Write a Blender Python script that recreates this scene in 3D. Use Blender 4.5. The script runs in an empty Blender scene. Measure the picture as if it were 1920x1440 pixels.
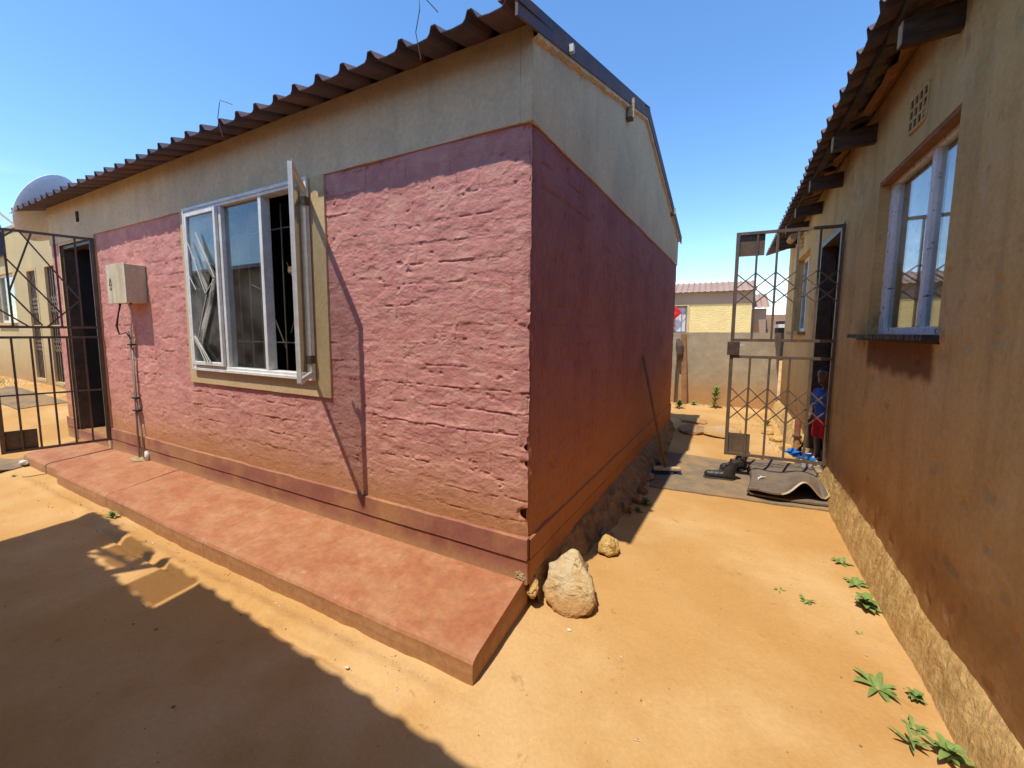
import bpy, bmesh, math, random
import numpy as np
from mathutils import Vector, Matrix
random.seed(7); rng = np.random.RandomState(7)
SC = bpy.context.scene
COL = SC.collection
R = math.radians

# ------------------------------------------------------------------ camera
CAM = dict(loc=(0.7387, -1.693, 1.2687), yaw=-0.4717, pitch=-0.0933, roll=0.0054, f=733.1)
def camera():
    y, p, r = CAM['yaw'], CAM['pitch'], CAM['roll']
    fw = Vector((math.sin(y)*math.cos(p), math.cos(y)*math.cos(p), math.sin(p)))
    rt = Vector((math.cos(y), -math.sin(y), 0)); up = rt.cross(fw)
    r1 = rt*math.cos(r) + up*math.sin(r); u1 = -rt*math.sin(r) + up*math.cos(r)
    m = Matrix((( r1.x, u1.x, -fw.x), (r1.y, u1.y, -fw.y), (r1.z, u1.z, -fw.z))).to_4x4()
    m.translation = Vector(CAM['loc'])
    cd = bpy.data.cameras.new('camera'); co = bpy.data.objects.new('camera', cd); COL.objects.link(co)
    co.matrix_world = m; cd.sensor_width = 36; cd.lens = CAM['f']/1920*36
    cd.shift_x = 11/1920; cd.shift_y = -30/1920; cd.clip_start = .02; cd.clip_end = 3000
    SC.camera = co
camera()

# ------------------------------------------------------------------ sky, sun, exposure
SUN_DIR = Vector((0.125, 0.40, -1.0)).normalized()          # way the light travels
ELEV = math.asin(-SUN_DIR.z); AZ = math.atan2(-SUN_DIR.x, -SUN_DIR.y)   # azimuth of the sun from +Y towards +X
def world():
    w = bpy.data.worlds.new('World'); SC.world = w; w.use_nodes = True
    nt = w.node_tree; n = nt.nodes; l = nt.links; n.clear()
    sky = n.new('ShaderNodeTexSky'); sky.sky_type = 'NISHITA'; sky.sun_disc = False
    sky.sun_elevation = ELEV; sky.sun_rotation = AZ; sky.altitude = 600; sky.air_density = 1.0; sky.dust_density = .2; sky.ozone_density = 1.5
    tc = n.new('ShaderNodeTexCoord'); mp = n.new('ShaderNodeMapping'); mp.inputs['Scale'].default_value = (1.2, 1.2, 7)
    l.new(tc.outputs['Generated'], mp.inputs['Vector'])
    no = n.new('ShaderNodeTexNoise'); no.inputs['Scale'].default_value = 2.2; no.inputs['Detail'].default_value = 7; no.inputs['Roughness'].default_value = .6
    l.new(mp.outputs['Vector'], no.inputs['Vector'])
    rp = n.new('ShaderNodeValToRGB'); rp.color_ramp.elements[0].position = .52; rp.color_ramp.elements[1].position = .80
    l.new(no.outputs['Fac'], rp.inputs['Fac'])
    sx = n.new('ShaderNodeSeparateXYZ'); l.new(tc.outputs['Generated'], sx.inputs['Vector'])
    mr = n.new('ShaderNodeMapRange'); mr.inputs['From Min'].default_value = .26; mr.inputs['From Max'].default_value = .04; mr.inputs['To Max'].default_value = .9
    l.new(sx.outputs['Z'], mr.inputs['Value'])
    mu = n.new('ShaderNodeMath'); mu.operation = 'MULTIPLY'; l.new(rp.outputs['Color'], mu.inputs[0]); l.new(mr.outputs['Result'], mu.inputs[1])
    mx = n.new('ShaderNodeMix'); mx.data_type = 'RGBA'; l.new(mu.outputs[0], mx.inputs['Factor'])
    hs = n.new('ShaderNodeHueSaturation'); hs.inputs['Saturation'].default_value = 1.20; hs.inputs['Value'].default_value = .93; l.new(sky.outputs['Color'], hs.inputs['Color']); l.new(hs.outputs['Color'], mx.inputs['A']); mx.inputs['B'].default_value = (7.0, 7.6, 8.4, 1)
    bg = n.new('ShaderNodeBackground'); bg.inputs['Strength'].default_value = .15
    l.new(mx.outputs['Result'], bg.inputs['Color'])
    out = n.new('ShaderNodeOutputWorld'); l.new(bg.outputs[0], out.inputs['Surface'])
world()
ld = bpy.data.lights.new('sun', 'SUN'); ld.energy = 2.5; ld.angle = R(.53); ld.color = (1.0, .94, .83)
lo = bpy.data.objects.new('sun', ld); COL.objects.link(lo); lo.location = (-3, -8, 20)
lo.rotation_euler = SUN_DIR.to_track_quat('-Z', 'Y').to_euler()
SC.view_settings.view_transform = 'Standard'; SC.view_settings.look = 'None'; SC.view_settings.gamma = 1
SC.view_settings.use_curve_mapping = False; SC.view_settings.exposure = 1.05

# ------------------------------------------------------------------ materials
MATS = {}
def rgb(r, g, b): return (r, g, b, 1)
def mat(name, c1, c2=None, scale=4, rough=.85, bump=0, bscale=60, c3=None, s3=1.5, stretch=(1,1,1), metal=0, detail=6,
        stain=None, streak=None, spots=None, bstretch=(1,1,1), f3=.5, bdist=.01, coarse=None, spec=.3, grain=.14, gscale=38, patch=None):
    """stain=(color, z_full, z_none, wobble, max); streak=(color, amount, scale); spots=(color, scale, threshold, amount)"""
    if name in MATS: return MATS[name]
    m = bpy.data.materials.new(name); m.use_nodes = True; nt = m.node_tree; n = nt.nodes; l = nt.links
    b = n['Principled BSDF']; b.inputs['Roughness'].default_value = rough; b.inputs['Metallic'].default_value = metal
    b.inputs['Specular IOR Level'].default_value = spec
    geo = n.new('ShaderNodeNewGeometry')
    def mapped(s):
        mp = n.new('ShaderNodeMapping'); mp.inputs['Scale'].default_value = s; l.new(geo.outputs['Position'], mp.inputs['Vector']); return mp.outputs['Vector']
    def noise(sc, det=6, s=(1,1,1), rg=.55, dist=0):
        t = n.new('ShaderNodeTexNoise'); t.inputs['Scale'].default_value = sc; t.inputs['Detail'].default_value = det
        t.inputs['Roughness'].default_value = rg; t.inputs['Distortion'].default_value = dist; l.new(mapped(s), t.inputs['Vector']); return t.outputs['Fac']
    def ramp(v, a, bb):
        t = n.new('ShaderNodeMapRange'); t.interpolation_type = 'SMOOTHSTEP'; t.inputs['From Min'].default_value = a; t.inputs['From Max'].default_value = bb
        l.new(v, t.inputs['Value']); return t.outputs['Result']
    def math_(op, a, bb):
        t = n.new('ShaderNodeMath'); t.operation = op
        for i, v in enumerate((a, bb)):
            if isinstance(v, (int, float)): t.inputs[i].default_value = v
            else: l.new(v, t.inputs[i])
        return t.outputs[0]
    def mix(f, a, bb):
        t = n.new('ShaderNodeMix'); t.data_type = 'RGBA'
        if isinstance(f, (int, float)): t.inputs['Factor'].default_value = f
        else: l.new(f, t.inputs['Factor'])
        for k, v in (('A', a), ('B', bb)):
            if isinstance(v, tuple): t.inputs[k].default_value = v if len(v) == 4 else v+(1,)
            else: l.new(v, t.inputs[k])
        return t.outputs['Result']
    col = c1 if len(c1) == 4 else c1+(1,)
    if c2: col = mix(ramp(noise(scale, detail, stretch), .32, .68), col, c2)
    if c3: col = mix(math_('MULTIPLY', ramp(noise(s3, 5, stretch, .6), .42, .66), f3), col, c3)
    for sp_ in ([] if not spots else spots if isinstance(spots, list) else [spots]):
        col = mix(math_('MULTIPLY', ramp(noise(sp_[1], 5, (1,1,1), .65, .4), sp_[2], sp_[2]+.06), sp_[3]), col, sp_[0])
    if streak:
        col = mix(math_('MULTIPLY', ramp(noise(streak[2], 5, (1, 1, .12)), .45, .75), streak[1]), col, streak[0])
    if stain:
        for st in (stain if isinstance(stain, list) else [stain]):
            sp = n.new('ShaderNodeSeparateXYZ'); l.new(geo.outputs['Position'], sp.inputs['Vector'])
            zz = math_('ADD', sp.outputs['Z'], math_('MULTIPLY', math_('SUBTRACT', noise(2.3, 7, (1,1,.7), .62), .5), st[3]))
            t = n.new('ShaderNodeMapRange'); t.interpolation_type = 'SMOOTHSTEP'; t.inputs['From Min'].default_value = st[2]; t.inputs['From Max'].default_value = st[1]
            l.new(zz, t.inputs['Value']); col = mix(math_('MULTIPLY', t.outputs['Result'], st[4]), col, st[0])
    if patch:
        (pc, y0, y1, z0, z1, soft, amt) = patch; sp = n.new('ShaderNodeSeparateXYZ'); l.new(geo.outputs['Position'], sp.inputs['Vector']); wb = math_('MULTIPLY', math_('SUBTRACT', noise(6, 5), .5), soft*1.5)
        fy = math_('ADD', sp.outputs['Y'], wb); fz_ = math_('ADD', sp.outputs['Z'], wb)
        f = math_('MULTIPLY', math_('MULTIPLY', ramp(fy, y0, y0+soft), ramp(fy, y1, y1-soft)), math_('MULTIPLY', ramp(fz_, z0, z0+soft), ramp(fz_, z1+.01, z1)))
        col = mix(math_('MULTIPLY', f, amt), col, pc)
    if c2 and grain:
        hv = n.new('ShaderNodeHueSaturation'); g1 = n.new('ShaderNodeMapRange'); g1.inputs['From Min'].default_value = .3; g1.inputs['From Max'].default_value = .7
        g1.inputs['To Min'].default_value = 1-grain; g1.inputs['To Max'].default_value = 1+grain; l.new(noise(gscale, 7, bstretch, .75), g1.inputs['Value']); l.new(g1.outputs['Result'], hv.inputs['Value'])
        if isinstance(col, tuple): hv.inputs['Color'].default_value = col
        else: l.new(col, hv.inputs['Color'])
        col = hv.outputs['Color']
    if isinstance(col, tuple): b.inputs['Base Color'].default_value = col
    else: l.new(col, b.inputs['Base Color'])
    if bump:
        h = noise(bscale, 8, bstretch, .65)
        if coarse: h = math_('ADD', h, math_('MULTIPLY', noise(coarse[0], 5, bstretch, .6, .6), coarse[1]))
        bp = n.new('ShaderNodeBump'); bp.inputs['Strength'].default_value = bump; bp.inputs['Distance'].default_value = bdist
        l.new(h, bp.inputs['Height']); l.new(bp.outputs['Normal'], b.inputs['Normal'])
    MATS[name] = m; return m

def glass_mat(name, tint=(.93, .96, .95), dirt=.06, boost=1.0):
    m = bpy.data.materials.new(name); m.use_nodes = True; nt = m.node_tree; n = nt.nodes; l = nt.links
    n.remove(n['Principled BSDF']); out = n['Material Output']
    tr = n.new('ShaderNodeBsdfTransparent'); tr.inputs['Color'].default_value = tint+(1,)
    gl = n.new('ShaderNodeBsdfGlossy'); gl.inputs['Roughness'].default_value = .015
    fr = n.new('ShaderNodeLayerWeight'); fr.inputs['Blend'].default_value = .5
    pw = n.new('ShaderNodeMath'); pw.operation = 'POWER'; pw.inputs[1].default_value = 4.5; l.new(fr.outputs['Facing'], pw.inputs[0])
    mm = n.new('ShaderNodeMath'); mm.operation = 'MULTIPLY_ADD'; mm.inputs[1].default_value = .9*boost; mm.inputs[2].default_value = .045*boost; mm.use_clamp = True; l.new(pw.outputs[0], mm.inputs[0])
    mx = n.new('ShaderNodeMixShader'); l.new(mm.outputs[0], mx.inputs[0]); l.new(tr.outputs[0], mx.inputs[1]); l.new(gl.outputs[0], mx.inputs[2])
    df = n.new('ShaderNodeBsdfDiffuse'); df.inputs['Color'].default_value = (.55, .52, .45, 1)
    no = n.new('ShaderNodeTexNoise'); no.inputs['Scale'].default_value = 5; no.inputs['Detail'].default_value = 8
    geo = n.new('ShaderNodeNewGeometry'); l.new(geo.outputs['Position'], no.inputs['Vector'])
    mr = n.new('ShaderNodeMapRange'); mr.inputs['From Min'].default_value = .35; mr.inputs['From Max'].default_value = .8; mr.inputs['To Max'].default_value = dirt*2.5
    l.new(no.outputs['Fac'], mr.inputs['Value'])
    m2 = n.new('ShaderNodeMixShader'); l.new(mr.outputs['Result'], m2.inputs[0]); l.new(mx.outputs[0], m2.inputs[1]); l.new(df.outputs[0], m2.inputs[2])
    l.new(m2.outputs[0], out.inputs['Surface']); return m

DUST = (.46, .245, .085)
M = {}
M['ground'] = mat('ochre_earth', (.50, .285, .10), (.445, .24, .078), 1.1, .95, .28, 75, c3=(.58, .375, .17), s3=.8, f3=.85, spots=((.34,.18,.07), 9, .64, .5), coarse=(9, 2.0), bdist=.010, spec=.1, grain=.09, gscale=60)
M['pink'] = mat('pink_limewash', (.60, .265, .222), (.52, .215, .182), 3.5, .9, .75, 120, c3=(.66, .37, .28), s3=9, f3=.5,
                spots=((.70,.52,.40), 60, .63, .45), stain=[((.52, .26, .13), .28, .85, .5, .6), ((.42, .19, .06), .16, .50, .28, .85)], coarse=(24, .6), bdist=.006, spec=.1, grain=.10, gscale=22)
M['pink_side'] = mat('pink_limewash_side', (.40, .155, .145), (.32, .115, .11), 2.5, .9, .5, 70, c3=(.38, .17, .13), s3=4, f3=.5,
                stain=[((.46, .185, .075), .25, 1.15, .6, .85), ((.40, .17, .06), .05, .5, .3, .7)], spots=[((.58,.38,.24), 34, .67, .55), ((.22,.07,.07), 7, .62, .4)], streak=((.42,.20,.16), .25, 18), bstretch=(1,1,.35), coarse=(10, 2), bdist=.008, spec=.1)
M['band'] = mat('grey_tan_render', (.73, .53, .315), (.65, .465, .275), 2.2, .92, .35, 160, c3=(.57, .44, .28), s3=1.2, f3=.7, streak=((.52,.39,.25), .5, 7), spots=[((.20,.15,.10), 34, .67, .75), ((.54,.41,.26), 2.2, .55, .45), ((.40,.29,.19), 5, .63, .35)], bdist=.004, coarse=(14, 1.2), spec=.1)
M['trim'] = mat('tan_render_trim', (.60, .44, .235), (.55, .395, .205), 3, .92, .4, 150, spots=((.2,.13,.07), 34, .70, .5), bdist=.004, spec=.1)
M['plinth'] = mat('red_oxide_plinth', (.33, .13, .085), (.27, .10, .065), 5, .7, .35, 60, c3=DUST, s3=3, f3=.55, stain=((.42,.25,.11), .03, .11, .06, .7), bdist=.004, spec=.25)
M['slab'] = mat('red_oxide_cement', (.33, .12, .052), (.38, .165, .075), 2.6, .7, .3, 70, c3=(.42, .23, .11), s3=4.5, f3=.45, stretch=(1,1.6,1), stain=((.40,.21,.095), -.06, -.012, .012, .9), spots=((.50,.33,.19), 13, .62, .28), bdist=.004, coarse=(8, 2), spec=.25, grain=.22, gscale=24)
M['core'] = mat('crumbling_brick_core', (.42, .24, .10), (.32, .15, .06), 20, .95, 1, 40, bdist=.02, spec=.1)
M['rubble'] = mat('rubble_footing', (.40, .24, .115), (.28, .15, .075), 8, .95, 1, 34, c3=(.48, .33, .17), s3=14, f3=.7, bdist=.03, coarse=(12, 2), spec=.1)
M['rubble_tan'] = mat('eroded_footing', (.58, .37, .14), (.46, .27, .09), 9, .95, .55, 40, c3=(.62, .42, .17), s3=14, f3=.7, bdist=.02, coarse=(12, 2), spec=.1)
M['tan'] = mat('tan_wall', (.66, .435, .17), (.57, .37, .14), 1.8, .9, .45, 55, c3=(.68, .47, .22), s3=3.2, f3=.6,
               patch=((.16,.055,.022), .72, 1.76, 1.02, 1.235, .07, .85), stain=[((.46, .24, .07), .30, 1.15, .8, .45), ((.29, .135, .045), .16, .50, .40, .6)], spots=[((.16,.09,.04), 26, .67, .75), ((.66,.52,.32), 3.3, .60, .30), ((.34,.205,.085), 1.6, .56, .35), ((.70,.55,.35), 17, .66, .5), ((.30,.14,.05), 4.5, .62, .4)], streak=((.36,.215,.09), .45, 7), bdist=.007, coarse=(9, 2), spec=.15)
M['roof'] = mat('rusty_brown_roof', (.105, .09, .115), (.08, .068, .09), 3, .75, .2, 40, c3=(.23, .115, .08), s3=6, f3=.55, bdist=.003, spec=.3)
M['roof_far'] = mat('faded_brown_roof', (.36, .25, .19), (.32, .215, .16), 1.5, .7, 0, c3=(.44,.25,.17), s3=2.5, f3=.6)
M['wood'] = mat('weathered_timber', (.12, .085, .06), (.065, .045, .035), 7, .9, .8, 60, stretch=(1,1,7), bstretch=(.5,2,9), bdist=.006, spec=.1)
M['wood_pale'] = mat('cut_timber_end', (.55, .42, .24), (.36, .25, .13), 40, .9, .8, 90, stretch=(1,1,5), bstretch=(1,1,6), bdist=.004)
M['timber_red'] = mat('orange_timber', (.30, .15, .06), (.22, .105, .04), 6, .85, .4, 50, stretch=(1,3,1))
M['white'] = mat('worn_white_enamel', (.74, .73, .68), (.64, .61, .54), 9, .5, .25, 80, spots=((.26,.11,.04), 26, .685, .8), bdist=.002, spec=.5)
M['bluewhite'] = mat('peeling_pale_paint', (.86, .85, .82), (.76, .75, .72), 9, .6, .8, 30, spots=[((.05,.045,.04), 24, .60, .9), ((.30,.24,.17), 60, .60, .6)], bdist=.006, bstretch=(1,1,.35), stretch=(1,1,.3))
M['steel'] = mat('dull_brown_steel', (.085, .062, .045), (.055, .042, .034), 12, .5, .2, 90, c3=(.15,.08,.04), s3=16, f3=.5, bdist=.001, spec=.5)
M['steel_bronze'] = mat('bronze_painted_steel', (.145, .112, .078), (.10, .075, .052), 10, .45, .2, 90, c3=(.20,.10,.05), s3=14, f3=.5, bdist=.001, spec=.5)  # bronze paint, paler than the dull brown steel
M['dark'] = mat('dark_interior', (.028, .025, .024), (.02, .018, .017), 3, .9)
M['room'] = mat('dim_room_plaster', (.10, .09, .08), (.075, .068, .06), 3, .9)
M['maroon'] = mat('maroon_door', (.085, .025, .022), (.06, .018, .017), 5, .5, .1, 60, spec=.4)
M['black_door_shade'] = mat('black_door_and_shade', (.022, .021, .024), (.032, .03, .03), 5, .5, .1, 60, spec=.4)  # black of the door leaf, also paints the doorway's shade
M['box'] = mat('cream_meter_box', (.60, .54, .36), (.54, .48, .32), 6, .6, .1, 80, streak=((.45,.20,.05), .75, 9), spec=.4)
M['cream'] = mat('cream_wall', (.60, .47, .235), (.54, .42, .205), 1.3, .9, .3, 50, c3=(.45,.36,.20), s3=.8, f3=.5, stain=((.45,.26,.11), .3, 1.0, .5, .8), bdist=.006)
M['yellow'] = mat('bright_yellow_wall', (.80, .64, .29), (.74, .58, .25), 2, .9, .8, 6, bstretch=(1,1,5), bdist=.05)
M['bandfar'] = mat('far_brown_band', (.36, .27, .20), (.32, .24, .18), 1, .9)
M['cement'] = mat('cement_boundary', (.44, .36, .24), (.38, .305, .20), 2.2, .95, .4, 60, c3=(.30,.25,.19), s3=6, f3=.5, stain=((.46,.25,.095), .0, .55, .4, .9), spots=((.2,.15,.1), 20, .68, .6), bdist=.006)
M['dish'] = mat('grey_dish', (.74, .76, .80), (.66, .68, .72), 3, .5, spec=.4)
M['carpet'] = mat('taupe_carpet', (.20, .155, .115), (.165, .125, .095), 14, 1, 1, 260, bdist=.006, c3=(.25,.18,.11), s3=5, f3=.6, spec=.05)
M['carpet_edge'] = mat('carpet_backing', (.58, .47, .30), None)
M['mat'] = mat('flat_brown_mat', (.235, .18, .115), (.20, .15, .10), 10, 1, .8, 200, bdist=.004, c3=(.36,.22,.10), s3=4, f3=.7, spec=.05)
M['leather'] = mat('black_boot_leather', (.022, .02, .018), (.04, .034, .028), 14, .5, .4, 90, bdist=.002, spec=.5)
M['sole'] = mat('boot_sole', (.05, .043, .036), None)
M['skin'] = mat('dark_brown_skin', (.15, .075, .045), (.125, .062, .038), 10, .5, spec=.4)
M['shirt'] = mat('blue_shirt', (.06, .13, .42), (.05, .11, .36), 12, .9, .5, 60)
M['shorts'] = mat('red_shorts', (.55, .02, .02), (.45, .015, .02), 12, .9)
M['blue'] = mat('bright_blue_rubber', (.02, .20, .62), (.02, .16, .52), 9, .5, spec=.4)
M['offwhite'] = mat('offwhite', (.66, .64, .58), (.58, .55, .48), 9, .8, .2, 50)
M['stone'] = mat('pale_yellow_rock', (.62, .48, .27), (.50, .32, .12), 9, .95, 1, 26, c3=(.58, .47, .30), s3=7, f3=.7, spots=((.2,.11,.05), 22, .63, .6), bdist=.02, coarse=(9, 2), stain=((.42,.22,.075), -.09, .02, .06, .9))
M['stone_o'] = mat('orange_rock', (.60, .40, .12), (.44, .25, .07), 14, .95, 1, 30, c3=(.62,.48,.22), s3=22, f3=.7, bdist=.02)
M['leaf'] = mat('weed_green', (.20, .27, .07), (.15, .22, .05), 20, .6, spec=.3)
M['leaf2'] = mat('weed_dark_green', (.09, .15, .035), (.07, .12, .03), 20, .6, spec=.3)
M['grass'] = mat('grass_green', (.16, .22, .05), (.22, .24, .07), 5, .8)
M['bark'] = mat('bark', (.14, .10, .07), (.10, .07, .05), 10, .9)
M['brick_far'] = mat('orange_brick_far', (.45, .27, .17), (.38, .22, .14), 3, .9, .8, 6, bstretch=(1,1,6), bdist=.03)
M['curtain'] = mat('floral_curtain', (.78, .68, .64), (.62, .52, .50), 9, .9, spots=((.30,.08,.08), 16, .60, .8))
M['curtain_w'] = mat('white_net_curtain', (.70, .72, .76), (.58, .60, .66), 8, .9, stretch=(4,4,.5))
M['curtain_g'] = mat('grey_curtain', (.36, .33, .31), (.28, .26, .25), 8, .9, stretch=(4,4,.5))
M['red'] = mat('red_cloth', (.62, .025, .03), (.5, .02, .03), 8, .9)
M['navy'] = mat('navy_panel', (.05, .055, .13), None)
M['sill'] = mat('dark_sill_tile', (.06, .045, .045), (.04, .03, .03), 20, .6, .5, 60)
M['bristle'] = mat('blue_bristles', (.05, .08, .20), (.04, .06, .15), 60, .9)
M['conduit'] = mat('grey_conduit', (.36, .30, .23), (.28, .22, .17), 12, .6)
M['cable'] = mat('black_cable', (.03, .027, .025), None)
M['crack'] = mat('old_mortar', (.42, .30, .16), (.32, .21, .10), 20, .95, .8, 60)
M['pane'] = glass_mat('window_glass', dirt=.03, boost=1.25)
M['dirty_pane'] = glass_mat('dusty_glass', (.90, .93, .90), .10, 1.3)
def fibre_mat():
    m = bpy.data.materials.new('dusty_fibreglass'); m.use_nodes = True; nt = m.node_tree; n = nt.nodes; b = n['Principled BSDF']; b.inputs['Base Color'].default_value = (.45, .38, .25, 1); b.inputs['Roughness'].default_value = .6
    tr = n.new('ShaderNodeBsdfTransparent'); tr.inputs['Color'].default_value = (.66, .60, .48, 1); mx = n.new('ShaderNodeMixShader'); mx.inputs[0].default_value = .12
    nt.links.new(tr.outputs[0], mx.inputs[1]); nt.links.new(b.outputs[0], mx.inputs[2]); nt.links.new(mx.outputs[0], n['Material Output'].inputs['Surface']); return m
M['fibreglass'] = fibre_mat()
M['shard'] = glass_mat('shattered_glass', (.85, .90, .88), .45, 1.8)

# ------------------------------------------------------------------ mesh helpers
def wloc(p):
    v = Vector((0, 0, 0))
    while p is not None: v += p.location; p = p.parent
    return v
class MB:
    def __init__(s): s.v = []; s.f = []; s.mi = []; s.k = 0
    def add(s, vs, fs):
        b = len(s.v); s.v += [tuple(v) for v in vs]; s.f += [tuple(i+b for i in f) for f in fs]; s.mi += [s.k]*len(fs); return s
    def box(s, lo, hi, jit=0):
        (x0, y0, z0), (x1, y1, z1) = lo, hi
        vs = [(x, y, z) for z in (z0, z1) for y in (y0, y1) for x in (x0, x1)]
        if jit: vs = [tuple(c+random.uniform(-jit, jit) for c in v) for v in vs]
        return s.add(vs, [(0,2,3,1), (4,5,7,6), (0,1,5,4), (2,6,7,3), (0,4,6,2), (1,3,7,5)])
    def beam(s, a, b, w, h, up=(0, 0, 1)):
        a = Vector(a); b = Vector(b); d = (b-a).normalized(); u = Vector(up); sd = d.cross(u)
        if sd.length < 1e-4: sd = d.cross(Vector((1, 0, 0)))
        sd.normalize(); u = sd.cross(d).normalized(); vs = []
        for p in (a, b):
            for i, j in ((-1,-1), (1,-1), (1,1), (-1,1)): vs.append(p+sd*(i*w/2)+u*(j*h/2))
        return s.add(vs, [(3,2,1,0), (4,5,6,7), (0,1,5,4), (1,2,6,5), (2,3,7,6), (3,0,4,7)])
    def tube(s, pts, r, n=8):
        pts = [Vector(p) for p in pts]; rings = []
        rs = r if isinstance(r, (list, tuple)) else [r]*len(pts); ref = None
        for i, p in enumerate(pts):
            d = (pts[min(i+1, len(pts)-1)]-pts[max(i-1, 0)]).normalized()
            if ref is None: ref = Vector((0, 0, 1)) if abs(d.z) < .9 else Vector((1, 0, 0))
            a = (ref - d*ref.dot(d)).normalized(); ref = a; bb = d.cross(a)
            rings.append([p+(a*math.cos(2*math.pi*k/n)+bb*math.sin(2*math.pi*k/n))*rs[i] for k in range(n)])
        vs = [v for rg in rings for v in rg]; fs = []
        for i in range(len(pts)-1):
            for k in range(n): fs.append((i*n+k, i*n+(k+1) % n, (i+1)*n+(k+1) % n, (i+1)*n+k))
        fs.append(tuple(range(n))[::-1]); fs.append(tuple((len(pts)-1)*n+k for k in range(n)))
        return s.add(vs, fs)
    def prism(s, poly, d):
        """closed polygon of 3-D points swept by vector d"""
        poly = [Vector(p) for p in poly]; n = len(poly); d = Vector(d)
        return s.add(poly+[p+d for p in poly], [tuple(range(n)), tuple(range(2*n-1, n-1, -1))]+[(i, i+n, (i+1) % n+n, (i+1) % n) for i in range(n)])
    def build(s, name, m, parent=None, smooth=False, bevel=0, loc=None, kind=None, label=None):
        base = wloc(parent) if parent else Vector(loc or (0, 0, 0))
        me = bpy.data.meshes.new(name)
        me.from_pydata([(v[0]-base.x, v[1]-base.y, v[2]-base.z) for v in s.v], [], s.f); me.update()
        bm = bmesh.new(); bm.from_mesh(me); bmesh.ops.recalc_face_normals(bm, faces=bm.faces); bm.to_mesh(me); bm.free()
        for mm in (m if isinstance(m, (list, tuple)) else [m]): me.materials.append(mm)
        if any(s.mi):
            for p, k in zip(me.polygons, s.mi): p.material_index = k
        if smooth: me.polygons.foreach_set('use_smooth', [True]*len(me.polygons))
        o = bpy.data.objects.new(name, me); COL.objects.link(o)
        if parent: o.parent = parent
        else: o.location = base
        if bevel:
            md = o.modifiers.new('bevel', 'BEVEL'); md.width = bevel; md.segments = 2; md.limit_method = 'ANGLE'
        if kind: o['kind'] = kind
        if label: o['label'] = label
        return o
def thing(name, label, cat, loc, group=None):
    o = bpy.data.objects.new(name, None); COL.objects.link(o); o.location = loc; o.empty_display_size = .1
    o['label'] = label; o['category'] = cat
    if group: o['group'] = group
    return o
def tag(o, label, cat, group=None):
    o['label'] = label; o['category'] = cat
    if group: o['group'] = group
    return o
def share(o, parent, off, name=None):
    c = o.copy(); COL.objects.link(c); c.parent = parent; c.location = o.location+Vector(off)
    if name: c.name = name
    return c
def grid_mesh(name, X, Y, Z, m, parent=None, kind=None, smooth=True, keep=None, loc=(0,0,0), label=None):
    """structured grid from 2-D coordinate arrays"""
    base = np.array(wloc(parent) if parent else loc)
    nr, nc = X.shape; V = np.stack([X, Y, Z], -1).reshape(-1, 3)-base
    i, j = np.meshgrid(np.arange(nr-1), np.arange(nc-1), indexing='ij')
    a = (i*nc+j).ravel(); F = np.stack([a, a+1, a+nc+1, a+nc], -1)
    if keep is not None: F = F[keep.ravel()]
    me = bpy.data.meshes.new(name); me.vertices.add(len(V)); me.vertices.foreach_set('co', V.ravel())
    me.loops.add(len(F)*4); me.loops.foreach_set('vertex_index', F.ravel().astype(np.int32))
    me.polygons.add(len(F)); me.polygons.foreach_set('loop_start', np.arange(len(F), dtype=np.int32)*4)
    me.polygons.foreach_set('loop_total', np.full(len(F), 4, dtype=np.int32))
    me.update(calc_edges=True); me.validate()
    if smooth: me.polygons.foreach_set('use_smooth', [True]*len(me.polygons))
    me.materials.append(m); o = bpy.data.objects.new(name, me); COL.objects.link(o)
    if parent: o.parent = parent
    else: o.location = tuple(base)
    if kind: o['kind'] = kind
    if label: o['label'] = label
    return o

# numpy noise
_P = rng.rand(64, 512, 512).astype(np.float32) if False else None
_T = {}
def _table(seed):
    if seed not in _T: _T[seed] = np.random.RandomState(seed+11).rand(256, 256)
    return _T[seed]
def _vs(x, y, seed):
    T = _table(seed); xi = math.floor(x); yi = math.floor(y); fx = x-xi; fy = y-yi; fx = fx*fx*(3-2*fx); fy = fy*fy*(3-2*fy)
    a = T[xi % 256, yi % 256]*(1-fx)+T[(xi+1) % 256, yi % 256]*fx; b = T[xi % 256, (yi+1) % 256]*(1-fx)+T[(xi+1) % 256, (yi+1) % 256]*fx
    return a*(1-fy)+b*fy
def vnoise(x, y, seed=0):
    if np.ndim(x) == 0 and np.ndim(y) == 0: return _vs(float(x), float(y), seed)
    T = _table(seed)
    xi = np.floor(x).astype(int); yi = np.floor(y).astype(int); fx = x-xi; fy = y-yi
    fx = fx*fx*(3-2*fx); fy = fy*fy*(3-2*fy); g = lambda a, b: T[a % 256, b % 256]
    return (g(xi, yi)*(1-fx)+g(xi+1, yi)*fx)*(1-fy)+(g(xi, yi+1)*(1-fx)+g(xi+1, yi+1)*fx)*fy
def fbm(x, y, seed=0, oct=4, gain=.5):
    s = 0; a = 1; t = 0
    for k in range(oct): s = s+a*vnoise(x*2**k+k*17.3, y*2**k+k*7.1, seed+k); t += a; a *= gain
    return s/t-.5
def sst(a, b, x): t = np.clip((x-a)/(b-a), 0, 1); return t*t*(3-2*t)

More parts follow.
